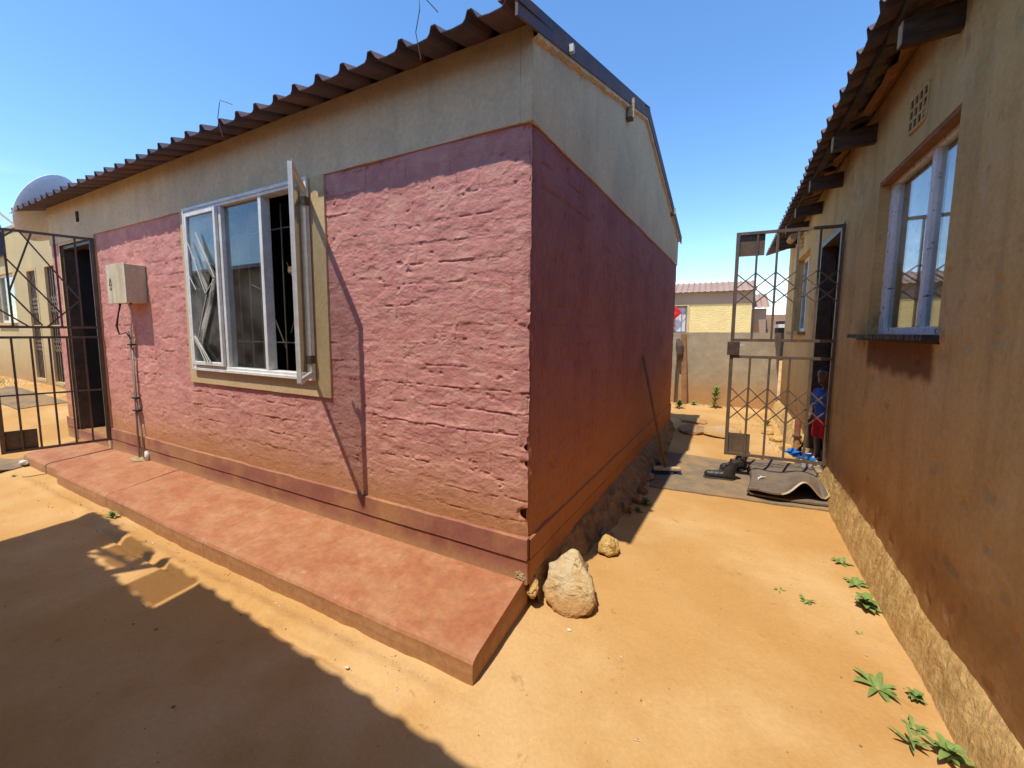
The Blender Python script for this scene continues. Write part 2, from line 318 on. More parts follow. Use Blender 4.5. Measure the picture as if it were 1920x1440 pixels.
# surface nets: signed distance -> one smooth mesh
def sdf_mesh(name, f, lo, hi, res, m, parent=None, loc=(0,0,0), label=None):
    ax = [np.arange(lo[i]-2*res, hi[i]+3*res, res) for i in range(3)]
    X, Y, Z = np.meshgrid(*ax, indexing='ij'); D = f(X, Y, Z); S = D < 0
    nx, ny, nz = D.shape; cs = [(0,0,0),(1,0,0),(0,1,0),(1,1,0),(0,0,1),(1,0,1),(0,1,1),(1,1,1)]
    sub = lambda A, c: A[c[0]:nx-1+c[0], c[1]:ny-1+c[1], c[2]:nz-1+c[2]]
    cnt = sum(sub(S, c).astype(int) for c in cs); act = (cnt > 0) & (cnt < 8)
    acc = np.zeros(act.shape+(3,)); num = np.zeros(act.shape)
    for a in range(8):
        for k in range(3):
            if cs[a][k] == 0:
                bb = list(cs[a]); bb[k] = 1; bb = tuple(bb); d0 = sub(D, cs[a]); d1 = sub(D, bb)
                cr = (d0 < 0) != (d1 < 0); t = np.where(cr, d0/np.where(cr, d0-d1, 1), 0)
                p = np.zeros(act.shape+(3,)); p += np.array(cs[a]); p[..., k] += t
                acc += p*cr[..., None]; num += cr
    idx = -np.ones(act.shape, int); idx[act] = np.arange(act.sum())
    ii = np.stack(np.nonzero(act), -1); V = (ii+acc[act]/num[act][:, None])*res+np.array([a[0] for a in ax])
    F = []
    for k in range(3):
        sl0 = [slice(1, -1)]*3; sl0[k] = slice(0, -1); sl1 = [slice(1, -1)]*3; sl1[k] = slice(1, None)
        A = S[tuple(sl0)]; B = S[tuple(sl1)]; e = np.stack(np.nonzero(A != B), -1); o = np.ones(3, int); o[k] = 0; e = e+o
        u, w = [(1, 2), (2, 0), (0, 1)][k]; du = np.zeros(3, int); du[u] = 1; dw = np.zeros(3, int); dw[w] = 1
        q = [idx[tuple((e-du-dw).T)], idx[tuple((e-dw).T)], idx[tuple(e.T)], idx[tuple((e-du).T)]]
        q = np.stack(q, -1); fl = S[tuple(e.T)]; q[~fl] = q[~fl][:, ::-1]; F.append(q)
    F = np.concatenate(F); F = F[(F >= 0).all(1)]
    base = np.array(wloc(parent) if parent else loc); me = bpy.data.meshes.new(name); me.from_pydata((V-base).tolist(), [], F.tolist()); me.update()
    me.polygons.foreach_set('use_smooth', [True]*len(me.polygons)); me.materials.append(m)
    ob = bpy.data.objects.new(name, me); COL.objects.link(ob)
    if parent: ob.parent = parent
    else: ob.location = tuple(base)
    if label: ob['label'] = label
    return ob
def cap(X, Y, Z, a, b, r0, r1=None, sc=(1,1,1)):
    r1 = r0 if r1 is None else r1; a = np.array(a, float); b = np.array(b, float); d = b-a; L = max(d@d, 1e-9)
    t = np.clip(((X-a[0])*d[0]+(Y-a[1])*d[1]+(Z-a[2])*d[2])/L, 0, 1)
    return np.sqrt(((X-a[0]-t*d[0])/sc[0])**2+((Y-a[1]-t*d[1])/sc[1])**2+((Z-a[2]-t*d[2])/sc[2])**2)-(r0+(r1-r0)*t)
def smin(a, b, k): h = np.clip(.5+.5*(b-a)/k, 0, 1); return b*(1-h)+a*h-k*h*(1-h)

# ------------------------------------------------------------------ ground
SA, SB = .074, .0456                       # skew of the two side walls
XB = lambda y: 1.619+SB*y                  # face of the tan house
def gz(x, y):
    x = np.asarray(x, float); y = np.asarray(y, float)
    z = -.12+.36*sst(-6.3, -10.0, x)*sst(-2.5, 0.3, y)
    z = z+.022*fbm(x*1.3, y*1.3, 3, 3)+.012*fbm(x*6, y*6, 5, 3)
    z = z+.014*np.exp(-((y+.60+.04*fbm(x*3, y*0, 8))/.035)**2)*sst(.2, -.3, x)*sst(-5.6, -4.6, x)*(1+2*fbm(x*9, y*9, 9))
    z = z+.03*np.exp(-((y-6.45)/.2)**2)
    return z
def ground():
    xs = np.concatenate([[-900, -300, -100, -50, -30, -22], np.arange(-18, -6.5, .25), np.arange(-6.5, -3.5, .05), np.arange(-3.5, 1.9, .016), np.arange(1.9, 4, .3), [6, 10, 20, 40, 100, 300, 900]])
    ys = np.concatenate([[-900, -300, -100, -40, -20, -10], np.arange(-6, -1.2, .2), np.arange(-1.2, 1.6, .014), np.arange(1.6, 3.4, .022), np.arange(3.4, 7, .05), np.arange(7, 12, .4), [15, 20, 40, 100, 300, 900]])
    X, Y = np.meshgrid(xs, ys); Z = gz(X, Y)
    # crack of crumbled soil along the slab
    cy = -.66+.05*fbm(X*2.1, X*0, 31, 4); m = sst(-.2, -.7, X)*sst(-3.4, -2.6, X)
    Z = Z-.020*np.exp(-((Y-cy)/.012)**2)*m*sst(-.12, .05, fbm(X*3, X*0, 33))+.010*np.exp(-((Y-cy-.035)/.03)**2)*m*(1+3*fbm(X*16, Y*16, 34, 3))
    Z = Z+.0025*fbm(X*22, Y*22, 35, 3)+.004*np.abs(fbm(X*9, Y*9, 36, 3))
    far = (np.abs(X) > 25) | (np.abs(Y) > 20); Z = np.where(far, -.12, Z)
    o = grid_mesh('ground', X, Y, Z, M['ground'], kind='structure'); return o
ground()

def wall_holes(mb, L0, L1, z0, z1, T, holes, put):
    """plain wall box with rectangular holes (u0,u1,z0,z1); put(u,t,z)->xyz, t=0 is the outer face, t=T the inner"""
    us = sorted({L0, L1, *[h[0] for h in holes], *[h[1] for h in holes]}); zs = sorted({z0, z1, *[h[2] for h in holes], *[h[3] for h in holes]})
    inh = lambda u, z: any(h[0] < u < h[1] and h[2] < z < h[3] for h in holes) or not (L0 < u < L1 and z0 < z < z1)
    for i in range(len(us)-1):
        for j in range(len(zs)-1):
            a, b, c, d = us[i], us[i+1], zs[j], zs[j+1]; um, zm = (a+b)/2, (c+d)/2
            if inh(um, zm): continue
            for t in (0, T): mb.add([put(a,t,c), put(b,t,c), put(b,t,d), put(a,t,d)], [(0,1,2,3)])
            if inh(a-1e-4, zm): mb.add([put(a,0,c), put(a,T,c), put(a,T,d), put(a,0,d)], [(0,1,2,3)])
            if inh(b+1e-4, zm): mb.add([put(b,0,c), put(b,T,c), put(b,T,d), put(b,0,d)], [(0,1,2,3)])
            if inh(um, c-1e-4): mb.add([put(a,0,c), put(b,0,c), put(b,T,c), put(a,T,c)], [(0,1,2,3)])
            if inh(um, d+1e-4): mb.add([put(a,0,d), put(b,0,d), put(b,T,d), put(a,T,d)], [(0,1,2,3)])

def roof_sheet(name, m, nribs, pitch, L, put, parent, loc_shift=(0,0,0), hr=.036, th=.004, seg=3, jag=0):
    """one ribbed sheet; put(u, v, w) -> xyz, u along the eave, v up the slope, w off the plane"""
    prof = []
    for k in range(nribs):
        b = k*pitch
        for du, w in ((0, 0), (.30, -.004), (.60, 0), (.68, .010), (.76, hr), (.88, hr), (.97, .008)): prof.append((b+du*pitch, w))
    prof.append((nribs*pitch+.004, 0)); mb = MB(); n = len(prof)
    for side in (0, 1):
        vs = []
        for i in range(seg+1):
            for (u, w) in prof: vs.append(put(u, L*i/seg+(random.uniform(-jag, jag) if i == 0 and jag else 0)*0, w-(th if side else 0)))
        mb.add(vs, [(i*n+j, i*n+j+1, (i+1)*n+j+1, (i+1)*n+j) for i in range(seg) for j in range(n-1)])
    N = (seg+1)*n
    for j in range(n-1):
        mb.f.append((j, j+1, N+j+1, N+j)); mb.mi.append(0); a = seg*n; mb.f.append((a+j, a+j+1, N+a+j+1, N+a+j)); mb.mi.append(0)
    for i in range(seg):
        for e in (0, n-1): mb.f.append((i*n+e, (i+1)*n+e, N+(i+1)*n+e, N+i*n+e)); mb.mi.append(0)
    return mb.build(name, m, parent)

# ------------------------------------------------------------------ pink house (main)
PH = thing('pink_house', 'pink painted brick house with grey upper wall and ribbed roof, filling the left half', 'house', (-2.9, 2.1, -.1))
XL, XR = -5.87, 0.0; DEP = 4.34; WZ = 2.59; TP = 2.2; ZB = -.02
WIN = (-2.931, -1.491, .959, 2.19); DOOR = (-5.60, -4.78, .13, 2.17); SUR = (-3.033, -1.353, .842)
mb = MB(); wall_holes(mb, XL+.01, XR-.028, -.2, WZ, .2, [WIN, DOOR], lambda u, t, z: (u, .026+t, z)); mb.build('wall', M['core'], PH)
mb = MB()
mb.add([(SA*.1-.026, .226, -.2), (SA*DEP-.026, DEP, -.2), (SA*DEP-.226, DEP, -.2), (SA*.1-.226, .226, -.2), (SA*.1-.026, .226, WZ), (SA*DEP-.026, DEP, WZ), (SA*DEP-.226, DEP, WZ), (SA*.1-.226, .226, WZ)],
       [(0,1,5,4), (1,2,6,5), (2,3,7,6), (3,0,4,7), (4,5,6,7), (0,3,2,1)])
mb.build('wall', M['core'], PH)
# back and left walls, floor and ceiling
mb = MB(); mb.box((XL+.01, .2265, -.2), (XL+.21, DEP, WZ)); mb.box((XL+.2105, DEP-.2, -.2), (SA*DEP-.227, DEP, WZ)); mb.build('wall', M['band'], PH)
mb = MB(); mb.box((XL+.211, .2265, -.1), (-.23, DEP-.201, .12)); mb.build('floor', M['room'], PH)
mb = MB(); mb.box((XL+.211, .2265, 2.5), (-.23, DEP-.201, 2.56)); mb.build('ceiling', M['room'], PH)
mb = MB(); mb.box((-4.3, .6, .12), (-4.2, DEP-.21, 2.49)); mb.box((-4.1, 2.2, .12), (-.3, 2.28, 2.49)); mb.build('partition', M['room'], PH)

def brick_relief(x, z, sx=.29, cz=.1085, seed=0, fill=.5):
    xw = x+.035*fbm(x*5, z*5, 41+seed, 3); zw = z+.020*fbm(x*3, z*3, 43+seed, 3)+.010*fbm(x*14, z*14, 44+seed, 2)
    row = np.floor(zw/cz); fz = zw/cz-row; xo = xw/sx+.5*(row % 2)+.23*np.sin(row*12.9); colm = np.floor(xo); fx = xo-colm
    dz = np.minimum(fz, 1-fz)*cz; dx = np.minimum(fx, 1-fx)*sx
    hsh = np.sin(row*127.1+colm*311.7)*43758.5; hsh = hsh-np.floor(hsh)
    show = sst(-.10, .14, fbm(x*2.6, z*3.4, 58+seed, 3)); br = sst(-.06, .10, fbm(x*16, z*5, 45+seed, 3))
    bed = (1-sst(.0015, .0065, dz))*show*br; per = (1-sst(.0015, .006, dx))*sst(.0, .16, fbm(x*5, z*5, 46+seed, 3))
    h = .0022*hsh-.0062*np.maximum(bed, per*.8)
    # squeezed lips of mortar above the joints: sharp lower edge, soft upper one
    lipn = fbm(x*9, z*9, 47+seed, 4); lip = sst(.0, .16, lipn)*np.exp(-np.clip(fz*cz-.004, 0, 1)/.016)*(fz*cz > .003); h = h+.0052*lip*show
    # trowel smears: overlapping plates with crisp torn edges
    for k, (a, b, q) in enumerate(((5, 12, .0019), (11, 24, .0013), (24, 48, .0009))):
        f = fbm(x*a+.6*fbm(x*3, z*3, 61+k+seed, 2), z*b, 63+k+seed, 4); h = h+q*(sst(-.005, .012, f)+.8*np.clip(f, -.3, .3))
    r = np.abs(fbm(x*7, z*13, 50+seed, 4)); h = h-.0050*np.exp(-(r/.006)**2)*sst(.10, .24, fbm(x*2.5, z*2.5, 51+seed, 3))
    h = h+.006*fbm(x*2.2, z*3.6, 49+seed, 3)+.0020*fbm(x*60, z*80, 57+seed, 3)
    h = h-.006*sst(.27, .33, fbm(x*14, z*22, 52+seed, 4))
    return h
def front_panel(x0, x1, z0, z1, step, m=M['pink'], chip=False, name='painted_brickwork'):
    xs = np.linspace(x0, x1, max(2, int((x1-x0)/step))); zs = np.linspace(z0, z1, max(2, int((z1-z0)/step)))
    X, Z = np.meshgrid(xs, zs); H = brick_relief(X, Z)
    H = H*(.35+.65*sst(z0, z0+.25, Z)) if z0 < .5 else H
    Y = -.004-np.clip(H, -.010, .011); X = X.copy()
    if chip:
        c = .016*np.clip(fbm(Z*11, Z*0+3, 61, 4)+.10, 0, 1)+.040*sst(.12, .26, fbm(Z*8, Z*0, 62, 3))*sst(1.65, 1.1, Z)
        w = sst(-.07, 0, X); X = X-w*np.abs(c)*1.0; Y = Y+w*w*.010
    return grid_mesh(name, X, Y, Z, m, PH)
e = .001
front_panel(SUR[1]-.004, 0.0, .250, TP+.004, .0050, chip=True)
front_panel(SUR[0]-.01, SUR[1]-.004, .250, SUR[2]+.006, .0065)
front_panel(-4.70, SUR[0]+.004, .250, TP+.004, .0085)
front_panel(XL, -5.62, .250, TP+.004, .02)
# plinth in two courses with a groove, standing proud
mb = MB()
def strip(mb, x0, x1, z0, z1, y0, y1, n, wob=.004, seed=0):
    xs = np.linspace(x0, x1, n); t = z1+wob*2*fbm(xs*7, xs*0, seed); yo = y0+wob*.8*fbm(xs*4, xs*0+2, seed+5)
    vs = []
    for i, x in enumerate(xs): vs += [(x, yo[i], z0), (x, yo[i]+.002, t[i]-.004), (x, yo[i]+.008, t[i]), (x, y1, t[i])]
    mb.add(vs, [(4*i+k, 4*i+4+k, 4*i+5+k, 4*i+1+k) for i in range(n-1) for k in range(3)])
    mb.add([(x0, y0, z0), (x0, y1, z0), (x0, y1, z1), (x0, y0, z1), (x1, y0, z0), (x1, y1, z0), (x1, y1, z1), (x1, y0, z1)], [(0,1,2,3), (4,5,6,7)])
strip(mb, -4.70, .008, .02, .142, -.020, .02, 240, .003, 71); strip(mb, -4.70, .006, .1465, .256, -.024, .02, 240, .006, 72)
strip(mb, XL, -5.62, .02, .142, -.020, .02, 10, .002, 71); strip(mb, XL, -5.62, .1465, .256, -.024, .02, 10, .003, 72)
mb.build('plinth', M['plinth'], PH)
# rendered band above (slightly proud), window surround and door surround
def render_panel(name, x0, x1, z0, z1, y, m, step=.03, wob=0, holes=(), parent=PH, amp=.004, edge=.014):
    xs = np.unique(np.concatenate([np.linspace(x0, x1, max(2, int((x1-x0)/step))), [h for q in holes for h in q[:2]]])); zs = np.unique(np.concatenate([np.linspace(z0, z1, max(3, int((z1-z0)/step))), [h for q in holes for h in q[2:]]]))
    X, Z = np.meshgrid(xs, zs); Y = y-amp*(fbm(X*3, Z*3, 81, 3))*2
    lowr = (Z <= zs[0]+1e-6); Zs = Z+np.where(lowr, wob*fbm(X*5, X*0, 83, 4), 0)
    xm = (xs[1:]+xs[:-1])/2; zm = (zs[1:]+zs[:-1])/2; XM, ZM = np.meshgrid(xm, zm); keep = np.ones(XM.shape, bool)
    for q in holes: keep &= ~((XM > q[0]) & (XM < q[1]) & (ZM > q[2]) & (ZM < q[3]))
    # returns at the lower and side edges give the coat its thickness
    o = grid_mesh(name, X, Y, Zs, m, parent, keep=keep)
    mb = MB(); b = Y[0]; 
    vs = []
    for i, x in enumerate(xs): vs += [(x, b[i], Zs[0, i]), (x, y+edge, Zs[0, i])]
    mb.add(vs, [(2*i, 2*i+2, 2*i+3, 2*i+1) for i in range(len(xs)-1)])
    for k in (0, -1):
        vs = []
        for j in range(len(zs)): vs += [(xs[k], Y[j, k], Zs[j, k]), (xs[k], y+edge, Zs[j, k])]
        mb.add(vs, [(2*j, 2*j+2, 2*j+3, 2*j+1) for j in range(len(zs)-1)])
    me2 = mb.build('tmp', m, parent); bm = bmesh.new(); bm.from_mesh(o.data); bm.from_mesh(me2.data); bm.to_mesh(o.data); bm.free(); bpy.data.objects.remove(me2)
    return o
render_panel('upper_render', XL, .0085, TP, WZ+.012, -.019, M['band'], .04, .008, edge=.03)
render_panel('window_surround', SUR[0], SUR[1], SUR[2], TP-.001, -.021, M['trim'], .035, .004, holes=[(WIN[0], WIN[1], WIN[2], TP-.001)], edge=.05, amp=.002)
render_panel('door_surround', -5.63, -4.69, .13, TP-.001, -.020, M['trim'], .03, .004, holes=[(DOOR[0], DOOR[1], .0, DOOR[3])], edge=.05, amp=.002)
# reveals
mb = MB(); a, b_, c, d = WIN
for q in (((a-.012,-.02,c-.012),(a,.2262,d)), ((b_,-.02,c-.012),(b_+.012,.2262,d)), ((a,-.0265,c-.012),(b_,.2262,c)), ((a-.012,-.02,d),(b_+.012,.2262,d+.012))): mb.box(*q)
mb.build('window_reveal', M['trim'], PH)
# side wall: brushed coat over brick, upper render and gable
def side_x(y): return SA*y
ys = DEP*np.linspace(0, 1, 620)**1.25; zs = np.linspace(-.02, TP+.003, 280); Yg, Zg = np.meshgrid(ys, zs)
H = .95*brick_relief(Yg, Zg, seed=90)+.007*fbm(Yg*2, Zg*2, 91, 3)+.003*fbm(Yg*30, Zg*6, 92, 3)
chipc = .025*np.abs(fbm(Zg*13, Zg*0+3, 61, 4))*sst(.05, 0, Yg)
Xg = SA*Yg+np.clip(H, -.012, .015)-.004-.010*sst(.03, 0, Yg); 
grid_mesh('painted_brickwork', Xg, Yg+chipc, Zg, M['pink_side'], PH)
mb = MB()
for z0, z1, t in ((-.0, .138, .010), (.1425, .25, .012)):
    n = 60; yy = np.linspace(.0, DEP, n); vs = []
    for i, y in enumerate(yy): vs += [(SA*y-.01, y, z0), (SA*y+t, y, z0), (SA*y+t, y, z1-.004), (SA*y+t-.006, y, z1), (SA*y-.01, y, z1)]
    mb.add(vs, [(5*i+k, 5*i+5+k, 5*i+6+k, 5*i+1+k) for i in range(n-1) for k in range(4)])
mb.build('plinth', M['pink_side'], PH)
RIDGE = 2.12; SL = .28
def rz(y): return WZ+SL*(RIDGE-abs(y-RIDGE))
mb = MB(); T = .009
ny = 60; yy = np.linspace(-.0205, DEP+.005, ny); nz = 14; rows = []
for j in range(nz+1):
    for y in yy:
        zt = rz(min(max(y, 0), DEP))+.012; z = TP+(zt-TP)*j/nz
        if j == 0: z += .012*float(fbm(np.array(y*5.), np.array(4.), 95, 4))
        rows.append((SA*y+T+.004*float(fbm(np.array(y*3.), np.array(z*3.), 96, 3)), y, z))
mb.add(rows, [(j*ny+i, j*ny+i+1, (j+1)*ny+i+1, (j+1)*ny+i) for j in range(nz) for i in range(ny-1)])
mb.add([v for y in yy for v in ((SA*y-.03, y, TP), (SA*y+T, y, TP))], [(2*i, 2*i+1, 2*i+3, 2*i+2) for i in range(ny-1)])
mb.add([(SA*y-.05, y, TP+.0) for y in yy]+[(SA*y-.05, y, rz(min(max(y,0),DEP))+.012) for y in yy], [(i, i+1, ny+i+1, ny+i) for i in range(ny-1)])
mb.build('gable_render', M['band'], PH, smooth=True)
# ragged mortar line under the verge
mb = MB(); n = 170; vs = []
for i in range(n):
    y = -.02+(DEP+.02)*i/(n-1); z = rz(max(y, 0))+.015; dn = .055+.030*abs(float(fbm(np.array(y*11.), np.array(1.), 97, 4)))*2
    vs += [(SA*y+.0, y, z), (SA*y+.034, y, z), (SA*y+.030, y, z-dn), (SA*y+.0, y, z-dn-.01)]
mb.add(vs, [(4*i+k, 4*i+4+k, 4*i+4+(k+1) % 4, 4*i+(k+1) % 4) for i in range(n-1) for k in range(4)])
mb.build('verge_mortar', M['band'], PH)
# roof sheets
OV = .205; PIT = .186; L = (RIDGE+OV)/math.cos(math.atan(SL)); nrm = Vector((0, -SL, 1)).normalized(); ups = Vector((0, 1, SL)).normalized()
E0 = Vector((0, -OV, WZ-SL*OV+.022))
def putA(u, v, w): p = E0+ups*v+nrm*w; return p+Vector((u+SA*max(0, p.y), 0, 0))
nrm2 = Vector((0, SL, 1)).normalized(); ups2 = Vector((0, -1, SL)).normalized(); E2 = Vector((0, DEP+.10, WZ-SL*.10+.022-.04))
def putB(u, v, w): p = E2+ups2*v+nrm2*w; return p+Vector((u+SA*max(0, p.y), 0, 0))
W4 = 4*PIT
for k in range(8):
    x0 = .026-W4*(k+1)
    dv = random.uniform(-.012, .014); dw = .003*(k % 2)
    roof_sheet('roof_sheet', M['roof'], 4, PIT, L, lambda u, v, w: putA(u+x0+SA*0, v+dv*(1-v/L), w+dw), PH)
    roof_sheet('roof_sheet', M['roof'], 4, PIT, L, lambda u, v, w: putB(u+x0-.02, v, w+dw), PH)
x0 = .045-W4*8-2*PIT
roof_sheet('roof_sheet', M['roof'], 2, PIT, L, lambda u, v, w: putA(u+x0-.0, v, w+.003), PH)
# verge sheet following the skewed side wall on the far part
mb = MB()
for (pa, pb, pc) in (((.0, -OV, .0), (.0, RIDGE, 0), 0), ((0, RIDGE, 0), (0, DEP+.10, 0), 0)):
    y0, y1 = pa[1], pb[1]; ex = .018; OB = .10
    za = rz(y0)+.028; zb = rz(y1)+.028
    xa, xb = SA*y0+ex, SA*y1+ex
    mb.add([(xa-.07, y0, za+.035), (xa+.02, y0, za+.035), (xa+.02, y0, za-.058), (xa+.008, y0, za-.058), (xa+.008, y0, za+.020), (xa-.07, y0, za+.020),
            (xb-.07, y1, zb+.035), (xb+.02, y1, zb+.035), (xb+.02, y1, zb-.058), (xb+.008, y1, zb-.058), (xb+.008, y1, zb+.020), (xb-.07, y1, zb+.020)],
           [(k, (k+1) % 6, 6+(k+1) % 6, 6+k) for k in range(6)]+[(0,1,2,3,4,5), (11,10,9,8,7,6)])
mb.build('verge_flashing', M['roof'], PH)
mb = MB(); zr = rz(RIDGE)+.045
mb.add([(XL-.1, RIDGE-.16, zr-.045), (XL-.1, RIDGE, zr+.015), (XL-.1, RIDGE+.16, zr-.045), (.20, RIDGE-.16, zr-.045), (.20, RIDGE, zr+.015), (.20, RIDGE+.16, zr-.045)], [(0,1,4,3), (1,2,5,4)])
mb.build('ridge_cap', M['roof'], PH)
# eave underside: rafters' feet and purlins show dark behind the sheets
for y in (.06, .75, 1.5, 2.0, 2.35, 3.0, 3.7, 4.2):
    z = rz(y)-.02
    mb = MB(); mb.box((XL+.02, y-.025, z-.03), (SA*y+.012, y+.025, z+.040)); mb.build('purlin', M['wood'], PH)
# purlin ends with their steel straps on the gable
for y, big in ((1.50, 1), (3.62, 0)):
    x = SA*y+.012; z = rz(y)-.03; h = .14 if big else .07
    mb = MB(); mb.box((x, y-.02, z-h+.03), (x+.045, y+.045, z-h+.04)); mb.box((x, y-.022, z-h+.03), (x+.01, y-.012, z+.04)); mb.build('purlin_strap', M['steel'], PH)
    mb = MB(); mb.box((x+.002, y+.015, z-h+.045), (x+.05, y+.036, z+.045)); mb.build('purlin_end', M['wood_pale'], PH)
mb = MB(); mb.box((.062, .30, 2.655), (.085, .325, 2.69)); mb.build('verge_clip', M['offwhite'], PH)
# tie wires
for (x, a1, a2, a3) in ((-.46, .20, .10, .5), (-2.04, .10, .06, .3)):
    mb = MB(); z = WZ+.05
    mb.tube([(x, -.20, z-.16), (x-.015, -.215, z-.05), (x+.005, -.21, z+.04), (x-.006, -.2, z+a1*.62), (x+a2*.6, -.15, z+.05)], .0022, 5); mb.build('tie_wire', M['steel'], PH)
# air slot high at the left
mb = MB(); mb.box((-5.05, -.03, 2.36), (-5.00, -.020, 2.46)); mb.build('air_slot', M['dark'], PH)

# window of the pink house
def bar_frame(mb, x0, x1, z0, z1, y0, y1, w):
    mb.box((x0, y0, z0), (x0+w, y1, z1)); mb.box((x1-w, y0, z0), (x1, y1, z1)); mb.box((x0+w, y0, z0), (x1-w, y1, z0+w)); mb.box((x0+w, y0, z1-w), (x1-w, y1, z1))
mb = MB(); a, b_, c, d = WIN
bar_frame(mb, a, b_, c, d, -.040, .030, .030); bar_frame(mb, a-.012, b_+.012, c-.012, d+.012, -.048, -.0275, .022)
W = mb.build('window', M['white'], PH, bevel=.003)
third = (b_-a)/3; m1, m2 = a+third, a+2*third
for x in (m1, m2):
    mb = MB(); mb.box((x-.016, -.036, c+.030), (x+.016, .028, d-.030)); mb.build('mullion', M['white'], W, bevel=.003)
# left sash with shattered glass
mb = MB(); bar_frame(mb, a+.034, m1-.018, c+.034, d-.034, -.058, -.034, .028); mb.build('sash', M['white'], W, bevel=.003)
X0, X1, Z0, Z1 = a+.058, m1-.044, c+.060, d-.060; fx = lambda t: X0+(X1-X0)*t; fz = lambda t: Z0+(Z1-Z0)*t
def shard(pts, y, m, tilt=0, th=.003, nm='glass_shard'):
    mb = MB(); mb.prism([(fx(u), y+tilt*(u-.5), fz(v)) for u, v in pts], (0, th, 0)); return mb.build(nm, m, W)
shard([(0,1),(0,.62),(.30,.52),(.55,.46),(.80,.66),(1,.62),(1,1)], -.046, M['dirty_pane'])
shard([(0,.58),(0,.22),(.18,.17),(.30,.30),(.58,.46),(.28,.52)], -.050, M['dirty_pane'], .012)
shard([(0,.20),(.20,.15),(.62,0),(0,0)], -.047, M['dirty_pane'])
shard([(1,.58),(.82,.62),(.60,.44),(.36,.24),(.22,.15),(.66,0),(1,0)], -.044, M['dirty_pane'], .02)
shard([(.05,.84),(.62,.48),(.66,.52),(.14,.80)], -.060, M['shard'], .02)
shard([(.40,.88),(1.0,.58),(.96,.53),(.55,.70)], -.064, M['shard'], .015)
shard([(.92,.60),(.66,.46),(.24,.14),(.40,.13),(.80,.42)], -.060, M['shard'], .03)
shard([(.22,.18),(.66,.0),(.58,.0),(.16,.14)], -.062, M['shard'], .01)
shard([(.10,.20),(.48,.01),(.44,.0),(.05,.16)], -.060, M['shard'], .01)
for p in ([(.40,.88),(.98,.57)], [(.05,.84),(.62,.47)], [(.62,.47),(.96,.56)], [(.20,.16),(.66,.0)], [(.14,.18),(.56,.0)], [(.10,.18),(.46,.0)], [(.92,.56),(.38,.13)], [(.66,.46),(.22,.16)], [(.0,.62),(.28,.50)]):
    mb = MB(); mb.beam((fx(p[0][0]), -.066, fz(p[0][1])), (fx(p[1][0]), -.066, fz(p[1][1])), .004, .004); mb.build('crack_edge', M['offwhite'], W)
# middle fixed pane
mb = MB(); mb.box((m1+.016, -.010, c+.030), (m2-.016, -.006, d-.030)); mb.build('pane', M['pane'], W)
# open right-hand sash hinged on the right jamb
hx, hy = b_-.010, -.045; tipx, tipy = -1.195, -.345
dirn = Vector((tipx-hx, tipy-hy, 0)); SW = dirn.length; dirn.normalize(); nn = Vector((-dirn.y, dirn.x, 0)); zc0, zc1 = c+.025, d-.062
def sp(u, t, z): return Vector((hx, hy, 0))+dirn*u+nn*t+Vector((0, 0, z))
mb = MB()
def sbox(u0, u1, t0, t1, z0, z1): mb.add([sp(u, t, z) for z in (z0, z1) for t in (t0, t1) for u in (u0, u1)], [(0,2,3,1), (4,5,7,6), (0,1,5,4), (2,6,7,3), (0,4,6,2), (1,3,7,5)])
sbox(0, .022, -.010, .010, zc0, zc1); sbox(SW-.022, SW, -.010, .010, zc0, zc1); sbox(.022, SW-.022, -.010, .010, zc0, zc0+.022); sbox(.022, SW-.022, -.010, .010, zc1-.022, zc1)
sbox(SW-.004, SW+.010, .010, .014, zc0-.006, zc1+.006); sbox(0, SW-.005, .0105, .014, zc0-.008, zc0+.010); sbox(0, SW-.005, .0105, .014, zc1-.010, zc1+.008)
OS = mb.build('open_sash', M['white'], W, bevel=.002)
mb = MB(); sbox(.020, SW-.020, -.002, .002, zc0+.020, zc1-.020); mb.build('pane', M['pane'], W)
mb = MB(); sbox(SW-.05, SW-.01, -.03, -.012, 1.57, 1.60); sbox(SW-.09, SW-.05, -.038, -.026, 1.575, 1.59); mb.build('handle', M['crack'], W)
for z in (c+.10, d-.16):
    mb = MB(); mb.box((hx-.005, -.065, z), (hx+.03, -.035, z+.05)); mb.build('hinge', M['steel'], W)
# burglar bars behind the glass
bb = []
for x in np.arange(a+.14, b_-.05, .135): bb.append([(x, .12, c+.01), (x, .12, d-.03)])
bb += [[(a+.02, .125, c+.22), (b_-.02, .125, c+.22)], [(a+.02, .125, d-.2), (b_-.02, .125, d-.2)], [(m1+.05, .13, 1.62), (m1+.22, .13, 1.56)], [(m1+.22, .13, 1.56), (m2-.02, .13, 1.12)], [(m2+.02, .13, 1.75), (m2+.16, .13, 1.50)], [(m2+.16, .13, 1.50), (m2+.03, .13, 1.25)]]
for p in bb: mb = MB(); mb.tube(p, .005, 6); mb.build('burglar_bar', M['steel_bronze'], W)
